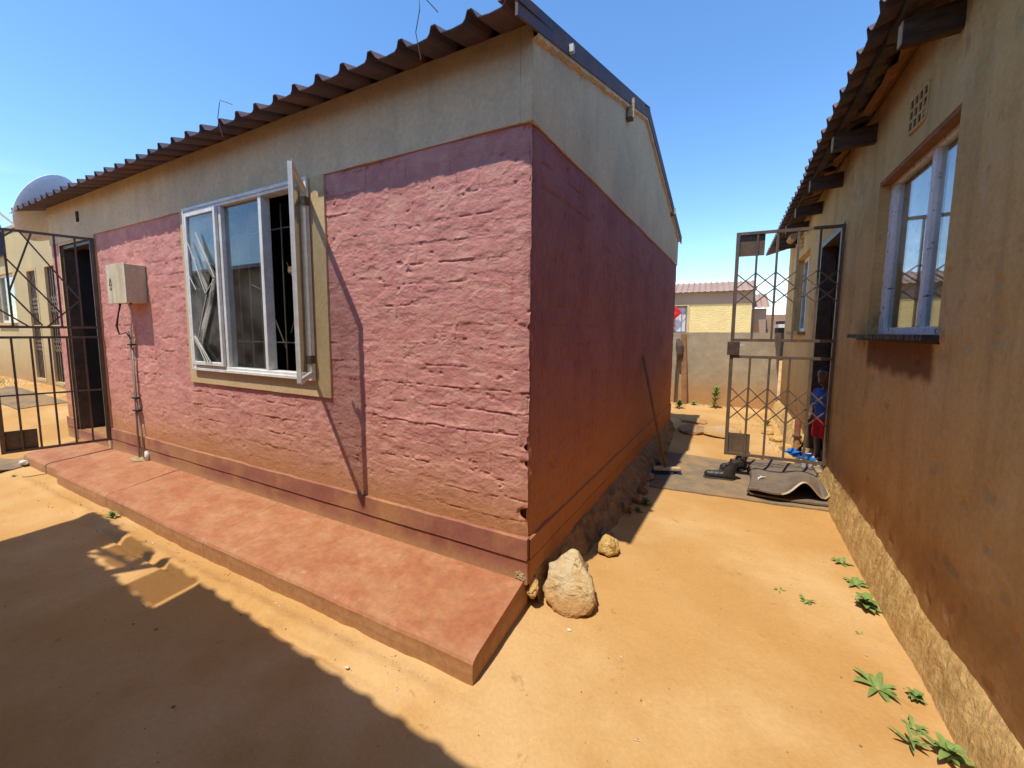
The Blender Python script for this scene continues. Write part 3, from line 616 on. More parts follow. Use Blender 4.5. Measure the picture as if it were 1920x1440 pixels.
# doorway: steel frame, dark door leaf standing open inside
mb = MB(); a, b_, c, d = DOOR
mb.box((a, .0, c), (a+.035, .10, d)); mb.box((b_-.06, -.012, c), (b_, .10, d)); mb.box((a+.035, .0, d-.035), (b_-.06, .10, d)); DF = mb.build('door_frame', M['steel'], PH)
mb = MB(); mb.box((a-.004, .101, c), (a+.036, .228, d)); mb.box((b_-.06, .101, c), (b_+.004, .228, d)); mb.build('jamb_shade_liner', M['black_door_shade'], PH)  # black liners put the shade of the reveal into colour
mb = MB(); mb.box((b_-.11, .10, c+.01), (b_-.06, .88, d-.04)); mb.build('door', M['black_door_shade'], PH, bevel=.004)
mb = MB(); mb.box((a-.02, -.015, -.02), (b_+.06, .22, .128)); mb.build('door_step', M['plinth'], PH)
mb = MB(); mb.box((a+.04, .24, c), (b_-.12, .27, d-.04)); mb.build('doorway_shade_panel', M['black_door_shade'], PH)  # added black panel, paints the dark of the room behind the doorway

# ------------------------------------------------------------------ red stoep slab (three pours)
SL_ = thing('stoep', 'long red cement stoep slab running along the front of the pink house', 'porch slab', (-2.4, -.25, -.1))
def slab(x0, x1, yf0, yf1, ztop_w, ztop_f, rnd=.02, zb=-.2, right=False):
    nx = max(8, int((x1-x0)/.03)); prof = [(0.0, 0), (.2, .0), (.4, 0), (.6, 0), (.8, .0), (.95, 0), (1, -.006)]
    vs = []; xs = np.linspace(x0, x1, nx)
    for x in xs:
        t = (x-x0)/(x1-x0); yf = yf0+(yf1-yf0)*t+.006*2*float(fbm(np.array(x*4.), np.array(0.), 101, 4))
        y_w = .03
        for (p, dz) in prof:
            y = y_w+(yf-y_w)*p; z = ztop_w+(ztop_f-ztop_w)*p+dz+.006*float(fbm(np.array(x*3.), np.array(y*3.), 102, 3))
            vs.append((x, y, z))
        rag = .010*float(fbm(np.array(x*11.), np.array(3.), 103, 4))
        vs += [(x, yf-.008, ztop_f-.018+rag*.3), (x, yf-.010+rag, ztop_f-.06), (x, yf-.006+rag*1.5, zb)]
    m_ = len(prof)+3; mb = MB(); mb.add(vs, [(i*m_+k, (i+1)*m_+k, (i+1)*m_+k+1, i*m_+k+1) for i in range(nx-1) for k in range(m_-1)])
    for i in (0, nx-1): mb.add([vs[i*m_+k] for k in range(m_)]+[(vs[i*m_][0], .03, zb)], [tuple(range(m_+1))])
    return mb
slab(-1.935, -.012, -.497, -.486, .040, -.010).build('slab_section', M['slab'], SL_, smooth=False)
slab(-3.35, -1.939, -.490, -.497, .040, -.012).build('slab_section', M['slab'], SL_)
slab(-4.40, -3.354, -.486, -.490, .045, -.012).build('slab_section', M['slab'], SL_)
slab(-5.50, -4.403, -.440, -.440, .040, -.022).build('slab_section', M['slab'], SL_)
# whitish cement daub round the conduits
mb = MB()
for k in range(9):
    t = 2*math.pi*k/9; mb.v.append((-4.02+.15*math.cos(t)*random.uniform(.7,1.2), -.03+min(.03, .09*math.sin(t)*random.uniform(.7,1.2)), .038))
mb.v.append((-4.03, -.02, .055)); mb.f += [(k, (k+1) % 9, 9) for k in range(9)]; mb.mi += [0]*9
mb.build('cement_patch', M['crack'], SL_, smooth=True)
mb = MB(); mb.tube([(-3.90, -.03, .04), (-3.895, -.03, .09), (-3.905, -.035, .13)], [.018, .022, .010], 7); mb.build('cement_knob', M['offwhite'], SL_, smooth=True)

# ------------------------------------------------------------------ rubble footing along the side wall
def ramp(name, xin, xout, y0, y1, zi, m, label, cat, seed, ny, nx=14, rough=.05, zf=None, hump=0):
    ys = np.linspace(y0, y1, ny); t = np.linspace(0, 1, nx); Yy, Tt = np.meshgrid(ys, t, indexing='ij')
    xi = xin(Yy); xo = xout(Yy); Xx = xi+(xo-xi)*Tt
    zo = -.16; Zi = zi(Yy) if callable(zi) else zi; prof = (1-Tt**1.6)
    Zz = zo+(Zi-zo)*prof
    k = np.sin(np.clip(Tt, 0, 1)*math.pi*.95)+.15
    N1 = fbm(Yy*15, Tt*2.2, seed, 4); N2 = np.abs(fbm(Yy*38, Tt*5, seed+3, 3))
    Zz = Zz+rough*k*(N1*1.6-N2); Xx = Xx+(np.sign(xo-xi))*rough*1.0*k*fbm(Yy*11, Tt*2+5, seed+6, 4)
    o = grid_mesh(name, Xx, Yy, Zz, m, smooth=False, loc=(float(xin(np.array(y0))), y0, -.12))
    return tag(o, label, cat)
ramp('rubble_footing', lambda y: SA*y+.005, lambda y: SA*y+.06+.13*sst(.1, 1.4, y)+.04*fbm(y*2.4, y*0, 203)-.10*sst(3.0, 4.4, y), .06, DEP, lambda y: .05-.02*sst(1.5, 3, y), M['rubble'],
     'rough crumbling rubble footing along the shaded side of the pink house', 'footing', 201, 420, 18, .055)
def hull_rock(name, c, r, m, seed, label, cat='rock', n=26, sub=3, amp=.06, flat=None, parent=None, group=None):
    rr = np.random.RandomState(seed); bm = bmesh.new()
    for _ in range(n):
        v = rr.normal(size=3); v /= np.linalg.norm(v); v = np.sign(v)*np.abs(v)**.8
        bm.verts.new((v[0]*r[0], v[1]*r[1], v[2]*r[2]))
    res = bmesh.ops.convex_hull(bm, input=bm.verts); bmesh.ops.delete(bm, geom=list({g for g in res['geom_interior'] if isinstance(g, bmesh.types.BMVert)}), context='VERTS')
    if flat:
        nv = Vector(flat[0]).normalized(); bmesh.ops.bisect_plane(bm, geom=bm.verts[:]+bm.edges[:]+bm.faces[:], plane_co=nv*flat[1], plane_no=nv, clear_outer=True)
        bmesh.ops.holes_fill(bm, edges=[e_ for e_ in bm.edges if e_.is_boundary])
    bmesh.ops.triangulate(bm, faces=bm.faces)
    for _ in range(sub): bmesh.ops.subdivide_edges(bm, edges=bm.edges, cuts=1, use_grid_fill=True, smooth=.18)
    from mathutils import noise as mn
    s = 1/max(r)
    for v in bm.verts:
        nrm_ = v.co.normalized(); d = mn.fractal(v.co*s*2.2+Vector((seed, 0, 0)), 1, 2, 5)*amp*max(r)
        d += -abs(mn.noise(v.co*s*6+Vector((0, seed, 0))))*amp*.6*max(r); v.co += nrm_*d
    me = bpy.data.meshes.new(name); bm.to_mesh(me); bm.free(); me.materials.append(m)
    o = bpy.data.objects.new(name, me); COL.objects.link(o)
    if parent: o.parent = parent; o.location = Vector(c)-wloc(parent)
    else: o.location = c
    if label: tag(o, label, cat, group)
    return o
def pear_rock():
    # large flat-faced rock leaning on the corner: outline traced on its own face plane, real depth
    C0 = Vector((.178, .118, .005)); up = Vector((-.05, .62, .78)).normalized(); rt = Vector((1, .10, 0)).normalized(); nf = rt.cross(up).normalized()   # nf faces the viewer and the sun
    if nf.y > 0: nf = -nf
    out = [(-.02,.165),(.02,.16),(.045,.12),(.06,.085),(.095,.055),(.125,.0),(.135,-.06),(.115,-.11),(.06,-.145),(.0,-.155),(-.06,-.14),(-.105,-.10),(-.125,-.04),(-.115,.03),(-.12,.07),(-.085,.095),(-.06,.13)]
    n = 68; pts = []
    for i in range(n):
        t = i/n*len(out); k = int(t); f = t-k; p = out[k]; q = out[(k+1) % len(out)]; pts.append(((p[0]*(1-f)+q[0]*f)*1.02, p[1]*(1-f)+q[1]*f))
    from mathutils import noise as mn
    rings = []
    for (s_, dpt) in ((.0, .010), (.25, .012), (.5, .010), (.72, .006), (.88, 0), (.965, -.008), (1.0, -.022), (1.02, -.05), (1.0, -.08), (.92, -.11), (.78, -.135), (.5, -.15), (.0, -.155)):
        rg = []
        for (u, v) in pts:
            P = C0+rt*(u*s_)+up*(v*s_-.0)+nf*dpt
            q = mn.fractal(P*13, 1, 2, 5)*.014+mn.fractal(P*48, 1, 2, 4)*.006 - abs(mn.noise(P*30))*.006*(1 if dpt < 0 else .3)
            P = P+(rt*u+up*v+nf*(dpt*2)).normalized()*q if s_ > .85 else P+nf*q*.6; rg.append(P)
        rings.append(rg)
    mb = MB(); mb.add([p for r_ in rings for p in r_], [(i*n+j, i*n+(j+1) % n, (i+1)*n+(j+1) % n, (i+1)*n+j) for i in range(len(rings)-1) for j in range(n)])
    o = mb.build('rock', M['stone'], loc=(.17, .1, -.12)); tag(o, 'large pale flat-faced rock leaning at the front corner of the pink house', 'rock')
pear_rock()
hull_rock('rock', (.250, .690, -.070), (.068, .065, .062), M['stone_o'], 5, 'small orange sunlit rock beside the shaded footing, behind the large rock', amp=.10)
hull_rock('rock', (-.03, -.004, .055), (.035, .022, .04), M['crack'], 8, 'crumbly mortar lump stuck at the bottom corner of the pink wall', 'mortar lump', amp=.2)
hull_rock('rock', (.02, .03, -.02), (.03, .04, .05), M['rubble_tan'], 9, 'brown rubble chunk between the slab end and the large rock', 'rubble chunk', amp=.2)
for i, (x, y, z, r_) in enumerate([(.205, .86, -.09, .05), (.255, 1.30, -.08, .055), (.30, 1.52, -.07, .045), (.31, 1.75, -.08, .05), (.33, 2.1, -.08, .04), (.34, 2.6, -.08, .05), (.36, 3.0, -.09, .045), (.37, 3.4, -.09, .04), (.15, .45, -.09, .045)]):
    hull_rock('rubble_stone', (x, y, z), (r_, r_*1.2, r_*.8), M['rubble'], 20+i, ['brown stone in the shade just behind the small orange sunlit rock', 'brown stone in the footing row, third from the orange rock', 'brown stone next to the dark weed at the rubble footing', 'brown stone just past the dark weed along the rubble footing', 'brown stone where the mat corner meets the rubble footing', 'brown stone beside the broom handle foot at the rubble footing', 'brown stone level with the far edge of the flat mat', 'smallest brown stone, farthest along the rubble footing', 'brown stone hidden between the large rock and the orange rock'][i], 'stone', n=11, amp=.22, sub=2, group='loose stones along the rubble footing')

# ------------------------------------------------------------------ tan house on the right
TH = thing('tan_house', 'tan rendered house on the right with dark timber eaves, in its own shade', 'house', (3.0, 2.2, -.1))
YB0, YB1 = -4.5, 6.35; BW = 2.79
BWIN = (.715, 1.745, 1.262, 2.235); BDOOR = (2.60, 3.56, .02, 2.20); BWIN2 = (4.28, 5.35, 1.29, 2.30)
mb = MB(); wall_holes(mb, YB0, YB1, -.2, BW, .22, [BWIN, BDOOR, BWIN2], lambda u, t, z: (XB(u)+.012+t, u, z)); mb.build('wall', M['tan'], TH)
ysb = np.unique(np.round(np.concatenate([np.arange(YB0, -1.0, .08), np.arange(-1.0, -.4, .025), np.arange(-.4, 2.6, .0125), np.arange(2.6, YB1, .03), [YB1], BWIN[:2], BDOOR[:2], BWIN2[:2]]), 4))
zsb = np.unique(np.round(np.concatenate([np.arange(.10, BW, .014), [BW], BWIN[2:], BDOOR[2:], BWIN2[2:]]), 3))
zsb = zsb[np.concatenate([[True], np.diff(zsb) > .003])]; zsb = np.unique(np.concatenate([zsb[np.min(np.abs(zsb[:, None]-np.array([1.262, 2.20, 2.235, 1.29, 2.30])[None]), axis=1) > .004], [1.262, 2.20, 2.235, 1.29, 2.30]]))
keys = np.array([.715, 1.745, 2.60, 3.56, 4.28, 5.35]); ysb = np.unique(np.concatenate([ysb[np.min(np.abs(ysb[:, None]-keys[None]), axis=1) > .004], keys]))
Yy, Zz = np.meshgrid(ysb, zsb)
Hh = .010*fbm(Yy*1.7, Zz*1.7, 301, 4)+.006*fbm(Yy*6, Zz*6, 302, 4)+.003*fbm(Yy*20, Zz*20, 305, 3)-.008*sst(.27, .33, fbm(Yy*11, Zz*11, 303, 2))
for q in (BWIN, BDOOR, BWIN2):
    dd = np.maximum(np.maximum(q[0]-Yy, Yy-q[1]), np.maximum(q[2]-Zz, Zz-q[3])); Hh = .004+(Hh-.004)*sst(0, .06, dd)
low = (Zz <= zsb[0]+1e-6); Zw = Zz+np.where(low, .02+.07*fbm(Yy*4, Yy*0, 304, 5), 0)
ym = (ysb[1:]+ysb[:-1])/2; zm = (zsb[1:]+zsb[:-1])/2; YM, ZM = np.meshgrid(ym, zm); keep = np.ones(YM.shape, bool)
for q in (BWIN, BDOOR, BWIN2): keep &= ~((YM > q[0]) & (YM < q[1]) & (ZM > q[2]) & (ZM < q[3]))
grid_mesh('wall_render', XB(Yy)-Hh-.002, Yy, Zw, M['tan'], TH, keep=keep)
mb = MB()   # return under the render edge
n = len(ysb); mb.add([v for i in range(n) for v in ((XB(ysb[i])-Hh[0, i]-.002, ysb[i], Zw[0, i]), (XB(ysb[i])+.02, ysb[i], Zw[0, i]+.006))], [(2*i, 2*i+2, 2*i+3, 2*i+1) for i in range(n-1) if not 2.6 < ym[i] < 3.56])
for (a, b, c, d) in (BWIN, BDOOR, BWIN2):
    g_ = lambda y, t, z: (XB(y)+t, y, z); e1, e2 = -.0062, .0125
    for (p, q) in (((a, c), (b, c)), ((b, c), (b, d)), ((b, d), (a, d)), ((a, d), (a, c))): mb.add([g_(p[0], e1, p[1]), g_(q[0], e1, q[1]), g_(q[0], e2, q[1]), g_(p[0], e2, p[1])], [(0,1,2,3)])
mb.build('render_edge', M['tan'], TH)
mb = MB(); mb.box((1.9, YB0, -.2), (5.6, YB0+.2, BW)); mb.box((1.9+.25, YB1-.2, -.2), (5.6, YB1-.002, BW)); mb.box((5.4, YB0+.2, -.2), (5.6, YB1-.2, BW)); mb.build('wall', M['tan'], TH)
mb = MB(); mb.add([(1.95, YB1, BW), (5.6, YB1, BW), (3.75, YB1, BW+.62), (1.95, YB1-.2, BW), (5.6, YB1-.2, BW), (3.75, YB1-.2, BW+.62)], [(0,1,2), (3,5,4), (0,3,4,1), (1,4,5,2), (2,5,3,0)]); mb.build('gable', M['tan'], TH)
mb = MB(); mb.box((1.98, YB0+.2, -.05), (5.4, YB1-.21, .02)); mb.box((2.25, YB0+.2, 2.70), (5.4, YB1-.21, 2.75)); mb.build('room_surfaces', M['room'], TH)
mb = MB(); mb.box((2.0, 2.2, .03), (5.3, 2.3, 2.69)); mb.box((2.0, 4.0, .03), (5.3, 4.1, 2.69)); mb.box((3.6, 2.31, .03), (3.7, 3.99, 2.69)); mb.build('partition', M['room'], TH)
fo = ramp('eroded_footing', lambda y: XB(y)+.01, lambda y: XB(y)-.075+.02*fbm(y*2, y*0, 331), -2.5, 2.56, lambda y: .085+.05*sst(.3, 1.8, y)+.04*fbm(y*4, y*0, 333), M['rubble_tan'],
     'eroded stony footing strip under the tan wall, sunlit beside the path', 'footing', 321, 700, 20, .019)
ramp('eroded_footing', lambda y: XB(y)+.01, lambda y: XB(y)-.13+.03*fbm(y*2, y*0, 332), 3.60, 6.35, .13, M['rubble_tan'],
     'broken footing strip under the tan wall beyond the open doorway', 'footing', 341, 260, 14, .05)
# roof of the tan house
SLB = .30; OVB = .272; BEX = lambda y: XB(y)-OVB; ZEB = 2.72; Lb = 2.5
cb = Vector((SB, 1, 0)).normalized(); upb = Vector((1, -SB, SLB)).normalized(); nb = Vector((-SLB, 0, 1)).normalized()
def putC(u, v, w): return Vector((XB(YB0-.1)-OVB, YB0-.1, ZEB))+cb*u+upb*v+nb*w
kk = int((YB1+.35-YB0)/W4)
for k in range(kk+1):
    dv = random.uniform(-.012, .012)
    roof_sheet('roof_sheet', M['roof'], 4, PIT, Lb, lambda u, v, w: putC(u+k*W4, v+dv, w+.003*(k % 2)), TH, hr=.038)
upb2 = Vector((-1, SB, SLB)).normalized(); nb2 = Vector((SLB, 0, 1)).normalized()
roof_sheet('roof_sheet', M['roof'], 58, PIT, Lb, lambda u, v, w: Vector((XB(YB0-.1)-OVB+4.75, YB0-.1, ZEB))+cb*u+upb2*v+nb2*w, TH)
zun = lambda off: ZEB+SLB*off-.012
# rafters' feet with pale weathered ends, thick purlin along the eave, loose battens
for i, y in enumerate((-1.55, -.32, .80, 1.95, 2.86, 3.75, 4.60, 5.45, 5.72)):
    xw = XB(y); z1 = zun(.10)-.055; ze = z1-random.uniform(.0, .02); oo = (.235 if i != 2 else .20)
    mb = MB(); vs = []
    for (x, zt, zb_) in ((xw-oo, ze-.02, ze-.125), (xw+.25, z1+.045, z1-.105)):
        vs += [(x, y-.024, zb_), (x, y+.024, zb_), (x, y+.024, zt), (x, y-.024, zt)]
    mb.add(vs, [(0,1,2,3), (7,6,5,4), (0,4,5,1), (1,5,6,2), (2,6,7,3), (3,7,4,0)]); rf = mb.build('rafter', M['wood'], TH, bevel=.004)
    mb = MB(); mb.box((xw-oo-.004, y-.022, ze-.120), (xw-oo-.0005, y+.022, ze-.024)); mb.build('cut_end', M['wood_pale'], rf)
pz = zun(.14)-.0
mb = MB(); segs = [(YB0, 1.0), (1.02, 3.4), (3.42, YB1+.15)]
for s0, s1 in segs:
    mb = MB(); mb.beam((XB(s0)-.185, s0, zun(.115)-.030), (XB(s1)-.185, s1, zun(.115)-.030), .038, .055); mb.build('eave_purlin', M['wood'], TH)
mb = MB(); mb.beam((XB(YB0)+.12, YB0+.0, zun(.42)-.03), (XB(YB1)+.12, YB1-.21, zun(.42)-.03), .05, .06); mb.build('eave_purlin', M['wood'], TH)
mb = MB(); mb.tube([(XB(5.2)-.10, 5.05, 2.60), (XB(5.2)-.09, 5.2, 2.62), (XB(5.2)-.10, 5.35, 2.60)], .05, 8); mb.build('eave_block', M['wood_pale'], TH)
# torn underlay hanging from the eave
rr = random.Random(4)
for y0, y1 in ((1.0, 1.9), (2.1, 2.8), (2.95, 3.6), (-.2, .7)):
    mb = MB(); n = 12; vs = []
    for i in range(n):
        y = y0+(y1-y0)*i/(n-1); vs += [(XB(y)-.015, y, zun(.28)-.02), (XB(y)-.05-.02*rr.random(), y, zun(.24)-.04-.03*rr.random()), (XB(y)-.09-.03*rr.random(), y, zun(.2)-.03-.03*rr.random())]
    mb.add(vs, [(3*i+k, 3*i+3+k, 3*i+4+k, 3*i+1+k) for i in range(n-1) for k in range(2)]); mb.build('torn_underlay', M['timber_red'], TH)
# air bricks
def air_brick(y, z, w=.20, h=.17):
    x = XB(y)-.006; mb = MB(); mb.box((x, y-w/2, z-h/2), (x+.012, y+w/2, z+h/2)); v = mb.build('air_brick', M['dark'], TH)
    for i in range(5): mb = MB(); yy_ = y-w/2+w*i/4; mb.box((x-.006, yy_-.007, z-h/2), (x+.002, yy_+.007, z+h/2)); mb.build('vent_bar', M['tan'], v)
    for i in range(4): mb = MB(); zz = z-h/2+h*i/3; mb.box((x-.0075, y-w/2, zz-.006), (x+.002, y+w/2, zz+.006)); mb.build('vent_bar', M['tan'], v)
air_brick(1.19, 2.43); air_brick(5.0, 2.49, .2, .16)
# near window
def bwin(q, name, m_frame, mull, depth=.075, near=True):
    y0, y1, z0, z1 = q; g = lambda y, t, z: (XB(y)+t, y, z)
    def bx(mb, ya, yb, za, zb_, t0, t1): mb.add([g(y, t, z) for z in (za, zb_) for y in (ya, yb) for t in (t0, t1)], [(0,2,3,1), (4,5,7,6), (0,1,5,4), (2,6,7,3), (0,4,6,2), (1,3,7,5)])
    mb = MB(); w = .042
    bx(mb, y0, y0+w, z0, z1, depth, depth+.04); bx(mb, y1-w, y1, z0, z1, depth, depth+.04); bx(mb, y0+w, y1-w, z0, z0+w, depth, depth+.04); bx(mb, y0+w, y1-w, z1-w, z1, depth, depth+.04)
    Wn = mb.build(name, m_frame, TH, bevel=.003)
    for mz in mull: mb = MB(); bx(mb, mz-.022, mz+.022, z0+w, z1-w, depth-.002, depth+.04); mb.build('mullion', m_frame, Wn, bevel=.003)
    ed = [y0+w]+[v for mz in sorted(mull) for v in (mz-.022, mz+.022)]+[y1-w]
    for k in range(0, len(ed), 2):
        mb = MB(); bx(mb, ed[k], ed[k+1], z0+w, z1-w, depth+.018, depth+.022); mb.build('pane', M['pane'], Wn)
    return Wn, bx
W1, bx = bwin(BWIN, 'window', M['bluewhite'], [1.115, 1.67], .05)
def waves(y0, y1, z0, z1, xo, amp, n, m, parent, ph=0, drop=None, name='curtain'):
    ys_ = np.linspace(y0, y1, n); zs_ = np.linspace(z0, z1, 8); Yc, Zc = np.meshgrid(ys_, zs_)
    if drop is not None: Zc = z1-(z1-Zc)*(drop(Yc)) 
    Xc = XB(Yc)+xo+amp*np.sin(Yc*70+ph)*(.6+.4*np.sin(Yc*23)); return grid_mesh(name, Xc, Yc, Zc, m, parent)
waves(1.24, 1.66, 1.58, 2.19, .095, .008, 60, M['curtain'], W1, drop=lambda y: .72+.28*np.cos((y-1.45)*7))
waves(.76, 1.09, 1.72, 2.19, .095, .008, 80, M['curtain'], W1, ph=2, drop=lambda y: .8+.2*np.cos((y-.92)*8))
waves(.76, 1.02, 1.30, 2.19, .115, .008, 60, M['curtain_g'], W1, ph=1)
mb = MB(); bx(mb, 1.15, 1.40, 1.72, 1.74, .095, .12); bx(mb, 1.15, 1.17, 1.30, 1.72, .095, .12); mb.build('inner_bar', M['steel_bronze'], W1)
mb = MB(); bx(mb, BWIN[0], BWIN[1], BWIN[3]-.022, BWIN[3]-.002, -.002, .049); mb.build('lintel_board', M['timber_red'], TH)
# sill of small dark tiles
SLL = None
mb = MB(); bx(mb, BWIN[0]-.02, 1.98, 1.222, 1.236, -.010, .074); SLL = mb.build('sill', M['sill'], TH)
ty = BWIN[0]-.02
while ty < 1.95:
    mb = MB(); bx(mb, ty, ty+.030, 1.2362, 1.262, -.062-random.uniform(0, .004), .060); mb.build('tile', M['sill'], SLL); ty += .034
W2, bx2 = bwin(BWIN2, 'window', M['white'], [4.95])
waves(4.33, 4.93, 1.33, 2.25, .15, .015, 60, M['curtain_w'], W2)
mb = MB(); bx(mb, BWIN2[0]-.05, BWIN2[1]+.05, 1.245, 1.288, -.08, .074); mb.build('sill', M['crack'], TH)
# doorway
mb = MB(); y0, y1, z0, z1 = BDOOR
bx(mb, y0, y0+.05, z0, z1, -.012, .11); bx(mb, y1-.05, y1, z0, z1, -.012, .11); bx(mb, y0+.05, y1-.05, z1-.05, z1, -.012, .11); mb.build('door_frame', M['steel'], TH, bevel=.003)
mb = MB(); mb.add([(XB(3.5)+.11+t*math.cos(.35)+s_*math.sin(.35), 3.47+s_*-.0+t*.0-.0+(s_*.05), z) for z in (.04, 2.14) for s_ in (0, 1) for t in (0, .8)], [(0,2,3,1), (4,5,7,6), (0,1,5,4), (2,6,7,3), (0,4,6,2), (1,3,7,5)]); mb.build('door', M['maroon'], TH)
mb = MB(); bx(mb, y0, y1, -.2, .015, -.05, .30); mb.build('door_step', M['crack'], TH, bevel=.01)

# ------------------------------------------------------------------ security gates
def pt(o, d, u, z, t=0): return (o[0]+d[0]*u-d[1]*t, o[1]+d[1]*u+d[0]*t, z)
def gate_bar(root, name, o, d, u0, z0, u1, z1, w=.022, m=None, t=0, dep=.02):
    mb = MB(); mb.beam(pt(o, d, u0, z0, t), pt(o, d, u1, z1, t), dep, w, up=(d[0], d[1], .001) if abs(z1-z0) > abs(u1-u0) else (0, 0, 1)); return mb.build(name, m, root)
def lattice(root, o, d, us, z0, z1, n, m):
    for i in range(len(us)-1):
        a, b = us[i], us[i+1]; h = (z1-z0)/n
        for k in range(n):
            gate_bar(root, 'lattice_bar', o, d, a, z0+h*k, b, z0+h*(k+1), .010, m, .008, .005); gate_bar(root, 'lattice_bar', o, d, a, z0+h*(k+1), b, z0+h*k, .010, m, -.008, .005)
def gate_plate(root, o, d, u0, u1, z0, z1, m, t=-.012):
    mb = MB(); mb.prism([pt(o, d, u0, z0, t), pt(o, d, u1, z0, t), pt(o, d, u1, z1, t), pt(o, d, u0, z1, t)], (-d[1]*-.004, d[0]*-.004, 0)); return mb.build('plate', m, root)
GB = thing('security_gate', 'bronze steel security gate with lattice bands standing open at the tan house doorway', 'gate', (1.72, 2.60, .1))
o = (1.722, 2.595); e_ = (.957, 2.55); Lg = math.hypot(e_[0]-o[0], e_[1]-o[1]); d = ((e_[0]-o[0])/Lg, (e_[1]-o[1])/Lg); ms = M['steel_bronze']
zb, zt = .115, 2.165; rails = [zb, 1.045, 1.20, zt]; us = [Lg*k/5 for k in range(6)]
for z in rails: gate_bar(GB, 'rail', o, d, -.0, z, Lg, z, .026, ms)
for u in (us[0], us[5]): gate_bar(GB, 'stile', o, d, u, zb-.013, u, zt+.013, .028, ms, dep=.026)
for u in us[1:5]:
    gate_bar(GB, 'upright', o, d, u, zb, u, 1.045, .016, ms, dep=.016); gate_bar(GB, 'upright', o, d, u, 1.20, u, zt, .016, ms, dep=.016)
lattice(GB, o, d, us, .44, .76, 2, ms); lattice(GB, o, d, us, 1.53, 1.81, 2, ms)
gate_plate(GB, o, d, us[4]-.04, us[5], zb, zb+.20, ms); gate_plate(GB, o, d, us[4]-.06, us[5], zt-.20, zt, ms)
mb = MB(); q0 = pt(o, d, Lg-.06, 1.06, -.03); q1 = pt(o, d, Lg+.035, 1.06, -.03); mb.prism([q0, q1, (q1[0], q1[1], 1.185), (q0[0], q0[1], 1.185)], (-d[1]*.06, d[0]*.06, 0)); mb.build('lock_box', M['steel'], GB, bevel=.003)
gate_bar(GB, 'bolt', o, d, Lg-.10, 1.155, Lg-.06, 1.155, .010, M['offwhite'], dep=.01)
for z in (.32, 1.1, 1.95): mb = MB(); mb.tube([(o[0]+.006, o[1]-.01, z), (o[0]+.006, o[1]-.01, z+.09)], .012, 8); mb.build('hinge', M['steel_bronze'], GB)
GA = thing('security_gate', 'dark steel security gate with star bars standing open at the pink house doorway', 'gate', (-4.7, -.04, .1))
o = (-4.70, -.035); e_ = (-4.92, -.675); Lg = math.hypot(e_[0]-o[0], e_[1]-o[1]); d = ((e_[0]-o[0])/Lg, (e_[1]-o[1])/Lg); ms = M['steel']
zb, zt = .14, 2.15
us = [Lg*k/6 for k in range(7)]
for z in (zb, .66, 1.19, 1.285, zt): gate_bar(GA, 'rail', o, d, 0, z, Lg, z, .022 if z != .66 else .014, ms)
for u in (us[0], us[6]): gate_bar(GA, 'stile', o, d, u, zb-.012, u, zt+.012, .028, ms, dep=.026)
for u in us[1:6]: gate_bar(GA, 'upright', o, d, u, zb, u, 1.19, .014, ms, dep=.014)
for u in (us[1], us[2]+.02, us[5]-.02): gate_bar(GA, 'upright', o, d, u, 1.285, u, zt, .014, ms, dep=.014)
for a, b in (((us[4], zt), (us[1], 1.55)), ((us[5]-.02, 1.90), (us[2]+.02, 1.42)), ((us[5]-.02, 1.60), (us[3]+.03, 1.30)), ((us[3]+.04, zt), (us[5]-.02, 1.60)), ((us[1], 1.55), (us[3], 1.29)), ((us[6], 1.95), (us[4]+.03, zt)), ((us[6], 1.50), (us[4], 1.29))):
    gate_bar(GA, 'diagonal_bar', o, d, a[0], a[1], b[0], b[1], .012, ms, .004, .010)
gate_plate(GA, o, d, us[4]+.02, us[6], zb, zb+.19, ms)
for z in (.4, 1.9): mb = MB(); mb.tube([(o[0]+.006, o[1], z), (o[0]+.006, o[1], z+.09)], .012, 8); mb.build('hinge', ms, GA)

# ------------------------------------------------------------------ meter box with conduits
MX = thing('meter_box', 'rusty cream electricity meter box with warning mark on the pink wall', 'meter box', (-4.0, -.05, 1.5))
mb = MB(); mb.box((-4.05, -.150, 1.50), (-3.70, -.008, 1.83)); MBX = mb.build('box_body', M['box'], MX, bevel=.006)
mb = MB(); mb.prism([(-4.056, -.156, 1.494), (-3.694, -.156, 1.494), (-3.694, -.156, 1.836), (-4.056, -.156, 1.836)], (0, .008, 0)); mb.build('lid', M['box'], MX, bevel=.003)
cx_ = -3.98
for a, b in (((-.022, 0), (0, .062)), ((0, .062), (.022, 0)), ((-.022, 0), (.022, 0)), ((-.018, -.022), (.018, -.022)), ((-.018, -.036), (.018, -.036))):
    mb = MB(); mb.beam((cx_+a[0], -.158, 1.655+a[1]), (cx_+b[0], -.158, 1.655+b[1]), .003, .004); mb.build('warning_mark', M['cable'], MX)
mb = MB(); mb.tube([(-4.045, -.035, .05), (-4.045, -.035, .4), (-4.03, -.032, .95), (-4.02, -.04, 1.15), (-4.03, -.05, 1.25)], .009, 8); mb.build('conduit', M['conduit'], MX, smooth=True)
mb = MB(); mb.tube([(-3.945, -.035, .05), (-3.96, -.035, .3), (-4.0, -.035, .5), (-4.015, -.035, .72), (-4.015, -.032, 1.1)], .008, 8); mb.build('conduit', M['conduit'], MX, smooth=True)
mb = MB(); mb.tube([(-4.02, -.035, 1.12), (-3.99, -.04, 1.28), (-3.93, -.05, 1.36), (-3.90, -.06, 1.44), (-3.92, -.07, 1.51)], .007, 8); mb.build('conduit', M['offwhite'], MX, smooth=True)
